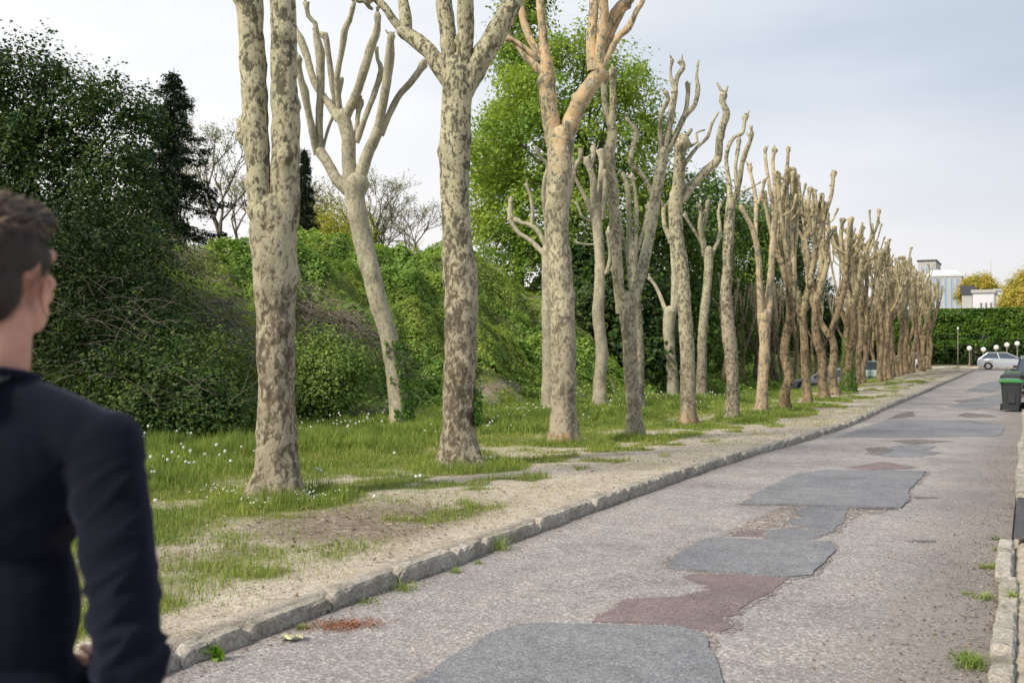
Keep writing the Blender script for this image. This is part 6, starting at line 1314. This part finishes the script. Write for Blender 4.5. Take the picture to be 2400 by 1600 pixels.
    # eyes
    M['eye'] = plain('eye_white', (0.75, 0.73, 0.70), 0.2); M['iris'] = plain('iris', (0.08, 0.05, 0.03), 0.15)
    for s in (1, -1):
        e = MB().ell(h(s * 0.031, 0.0775, 0.006), (0.0125,) * 3, 14, 10).build('eye', M['eye'], root, smooth=True); MB().ell(h(s * 0.031, 0.0865, 0.006), (0.0055, 0.0042, 0.0055), 10, 8, H3).build('iris', M['iris'], e, smooth=True)
    # sweater
    navy, t, bs = mat_base('navy_knit'); co = t.nodes.new('ShaderNodeTexCoord').outputs['Object']; n1 = tnoise(t, co, 5, 4); n2 = tnoise(t, co, 350, 2)
    t.links.new(ramp(t, n1, [(0.3, (0.0034, 0.0040, 0.0095)), (0.7, (0.0062, 0.0074, 0.0175))]), bs.inputs['Base Color']); bs.inputs['Roughness'].default_value = 0.9; bs.inputs['Sheen Weight'].default_value = 0.10; bs.inputs['Sheen Tint'].default_value = (0.5, 0.55, 0.9, 1); bs.inputs['Specular IOR Level'].default_value = 0.15; bump(t, bs, n2, 0.3, 0.002)
    s_ = MB(); s_.ell((0, -0.002, 1.42), (0.164, 0.122, 0.165), 26, 16); s_.ell((0, 0, 1.22), (0.142, 0.106, 0.19), 26, 16); s_.ell((0, 0, 1.04), (0.160, 0.118, 0.15), 26, 16)
    s_.tube([(0, 0, 0.93), (0, 0, 1.10)], [0.135, 0.14], 24)
    capsule(s_, [(-0.165, -0.004, 1.490, 0.060), (0.165, -0.004, 1.490, 0.060)], 20)
    for s in (1, -1): capsule(s_, [(s * 0.020, -0.012, 1.556, 0.060), (s * 0.10, -0.01, 1.532, 0.052), (s * 0.178, -0.004, 1.490, 0.060)], 20)
    capsule(s_, [(*SH, 0.064), (0.225, -0.045, 1.32, 0.060), (*EL, 0.054), (0.205, 0.02, 1.105, 0.050), (0.155, 0.10, 1.055, 0.037)], 20)
    capsule(s_, [(*SL, 0.064), (-0.215, -0.035, 1.32, 0.058), (*LL, 0.050), (-0.24, -0.005, 1.06, 0.048), (-0.245, 0.04, 0.94, 0.037)], 20)
    sw = fuse('sweater', s_, 0.0065, 5)
    chain = [np.array(q) for q in (SH, (0.225, -0.045, 1.32), EL, (0.205, 0.02, 1.105), WR)]
    def folds(co):
        out = 0.0045 * np.array([mnoise.noise(Vector((c[0] * 7, c[1] * 7, c[2] * 4))) for c in co]); best = np.full(len(co), 9.0); sp = np.zeros(len(co)); acc = 0
        for a, c in zip(chain[:-1], chain[1:]):
            d = c - a; L_ = np.linalg.norm(d); t_ = np.clip(((co - a) @ d) / (L_ * L_), 0, 1); ds = np.linalg.norm(co - a - t_[:, None] * d, axis=1); m_ = ds < best; best[m_] = ds[m_]; sp[m_] = (acc + t_ * L_)[m_]; acc += L_
        arm = np.clip((0.095 - best) / 0.02, 0, 1) * np.clip((co[:, 0] - 0.12) / 0.03, 0, 1)
        wob = np.array([mnoise.noise(Vector((c[0] * 14, c[1] * 14, c[2] * 9))) for c in co]) * 1.6
        amp = 0.004 + 0.0150 * np.clip((sp - 0.20) / 0.18, 0, 1)
        rid = np.array([1.7 * max(0, 1 - 2.4 * abs(mnoise.noise(Vector((c[0] * 5 + c[1] * 4, c[1] * 6, q * 21 + c[0] * 9))))) ** 2 - 0.5 for c, q in zip(co, sp)])
        out = out + arm * amp * rid * (0.55 + 0.6 * np.clip(wob, -.7, .7))
        # drag lines under the shoulder blade
        q = (co[:, 1] < 0) & (co[:, 0] > 0) & (co[:, 2] > 1.2)
        out = out + q * 0.004 * np.sin((co[:, 2] - co[:, 0] * 0.7) * 70 + wob) * np.exp(-((co[:, 0] - 0.14) / 0.06) ** 2) * np.exp(-((co[:, 2] - 1.36) / 0.07) ** 2)
        return out
    displace(sw, folds); swo = link('sweater', sw, navy, root, smooth=True)
    c = MB(); ring = [(0.070 * math.cos(a), -0.008 + 0.066 * math.sin(a), 1.600 - 0.014 * math.sin(a)) for a in np.linspace(0, 2 * math.pi, 25)[:-1]]; c.tube(ring + [ring[0], ring[1]], 0.0075, 8); c.build('collar', navy, swo, smooth=True)
    # strap over the left shoulder
    st, t, bs = mat_base('strap_webbing'); bs.inputs['Base Color'].default_value = (0.028, 0.040, 0.042, 1); bs.inputs['Roughness'].default_value = 0.85
    s2 = MB(); pts = [(0.035, 0.10, 1.50), (0.045, 0.055, 1.575), (0.035, -0.03, 1.612), (0.0, -0.10, 1.575), (-0.05, -0.135, 1.47), (-0.11, -0.130, 1.34), (-0.165, -0.08, 1.2), (-0.185, 0.0, 1.08)]
    vs = []; fs = []
    for i, q in enumerate(pts):
        q = Vector(q); tn = (Vector(pts[min(i + 1, 7)]) - Vector(pts[max(i - 1, 0)])).normalized(); nn = Vector((q.x * 0.5, q.y * 1.2, 0.10 if q.z < 1.55 else 0.9)).normalized(); sd_ = tn.cross(nn).normalized() * 0.028
        vs += [q - sd_ + nn * 0.002, q + sd_ + nn * 0.002, q + sd_ - nn * 0.004, q - sd_ - nn * 0.004]
    for i in range(7):
        for k in range(4): fs.append((i * 4 + k, i * 4 + (k + 1) % 4, (i + 1) * 4 + (k + 1) % 4, (i + 1) * 4 + k))
    fs += [(3, 2, 1, 0), (28, 29, 30, 31)]; s2.add(vs, fs); s2.build('shoulder_strap', st, root, smooth=False)
    # trousers and shoes
    tr = MB(); tr.ell((0, 0, 1.00), (0.158, 0.112, 0.11), 22, 12)
    for s in (1, -1): capsule(tr, [(s * 0.082, 0, 0.96, 0.096), (s * 0.095, 0.01, 0.75, 0.084), (s * 0.10, 0.012, 0.52, 0.070), (s * 0.104, -0.01, 0.30, 0.066), (s * 0.106, -0.015, 0.13, 0.060)])
    tm = fuse('trousers', tr, 0.009, 6); displace(tm, lambda co: 0.006 * np.array([mnoise.noise(Vector((c[0] * 9, c[1] * 9, c[2] * 14))) for c in co])); link('trousers', tm, plain('dark_trousers', (0.018, 0.020, 0.028), 0.85, nz=0.25, scale=12), root, smooth=True)
    for s in (1, -1):
        sh = MB(); capsule(sh, [(s * 0.104, -0.045, 0.058, 0.046), (s * 0.108, 0.03, 0.062, 0.046), (s * 0.115, 0.12, 0.045, 0.042), (s * 0.12, 0.19, 0.036, 0.032)])
        so_ = link('shoe', fuse('shoe', sh, 0.006, 4), plain('shoe_leather', (0.03, 0.022, 0.018), 0.45), root, smooth=True); MB().box((s * 0.112, 0.07, 0.012), (0.09, 0.30, 0.022), bev=0.008).build('sole', M['binblack'], so_)
    # hair: a close cap plus combed strands, longer on top
    hm = MB(); hm.ell(h(0, -0.026, 0.032), (0.0760, 0.0915, 0.086), 24, 16, H3); hm.ell(h(0.0, 0.014, 0.080), (0.064, 0.072, 0.036), 20, 12, H3); hm.ell(h(0, -0.062, -0.030), (0.062, 0.048, 0.066), 20, 12, H3); hm.ell(h(0.004, 0.012, 0.022), (0.0755, 0.052, 0.055), 20, 12, H3); hm.ell(h(-0.004, 0.012, 0.022), (0.0755, 0.052, 0.055), 20, 12, H3); hm.ell(h(0, 0.060, 0.080), (0.045, 0.026, 0.028), 16, 10, H3)
    cap = fuse('hair', hm, 0.005, 3)
    hmat, t, bs = mat_base('hair_cap'); co = t.nodes.new('ShaderNodeTexCoord').outputs['Object']; mp_ = t.nodes.new('ShaderNodeMapping'); mp_.inputs['Scale'].default_value = (90, 14, 40); t.links.new(co, mp_.inputs['Vector']); n1 = tnoise(t, mp_.outputs[0], 1.0, 3)
    t.links.new(ramp(t, n1, [(0.3, (0.008, 0.006, 0.006)), (0.7, (0.035, 0.024, 0.019))]), bs.inputs['Base Color']); bs.inputs['Roughness'].default_value = 0.6
    hair = link('hair', cap, hmat, root, smooth=True)
    g = np.random.default_rng(5); n = len(cap.vertices); co = np.empty(n * 3); cap.vertices.foreach_get('co', co); co = co.reshape(-1, 3); nr = np.empty(n * 3, np.float32); cap.vertices.foreach_get('normal', nr); nr = nr.reshape(-1, 3)
    i = g.integers(0, n, 9000); p0 = co[i]; nn = nr[i]; fwd = np.array(H3 @ Vector((0.25, 1, 0))); top = np.clip((p0[:, 2] - 1.82) / 0.04, 0, 1)[:, None]
    dirs = (fwd[None] * 0.9 + np.array([[0, 0, 0.12]])) * top + np.array([[0, -0.1, -1.0]]) * (1 - top) + g.normal(size=(len(i), 3)) * 0.09
    ln = (0.010 + 0.030 * top[:, 0]) * g.uniform(0.6, 1.3, len(i))
    st_, t, bs = mat_base('hair_strand'); ge = t.nodes.new('ShaderNodeNewGeometry'); t.links.new(ramp(t, ge.outputs['Random Per Island'], [(0.0, (0.014, 0.010, 0.009)), (0.55, (0.065, 0.042, 0.030)), (1.0, (0.26, 0.165, 0.10))]), bs.inputs['Base Color']); bs.inputs['Roughness'].default_value = 0.45
    sd_, t, bs = mat_base('dark_hair_strand'); ge = t.nodes.new('ShaderNodeNewGeometry'); t.links.new(ramp(t, ge.outputs['Random Per Island'], [(0.0, (0.010, 0.008, 0.007)), (1.0, (0.07, 0.047, 0.035))]), bs.inputs['Base Color']); bs.inputs['Roughness'].default_value = 0.5
    for msk, mt_ in ((top[:, 0] > 0.45, st_), (top[:, 0] <= 0.45, sd_)):
        link('hair_strands', leaf_mesh('hair_strands', (p0 + nn * (0.002 + 0.006 * top * g.uniform(0, 1, (len(i), 1))) + dirs * ln[:, None] * 0.35)[msk], (nn + g.normal(size=(len(i), 3)) * 0.3)[msk], ln[msk], g, 0.07, (dirs * 3)[msk]), mt_, hair)
man()
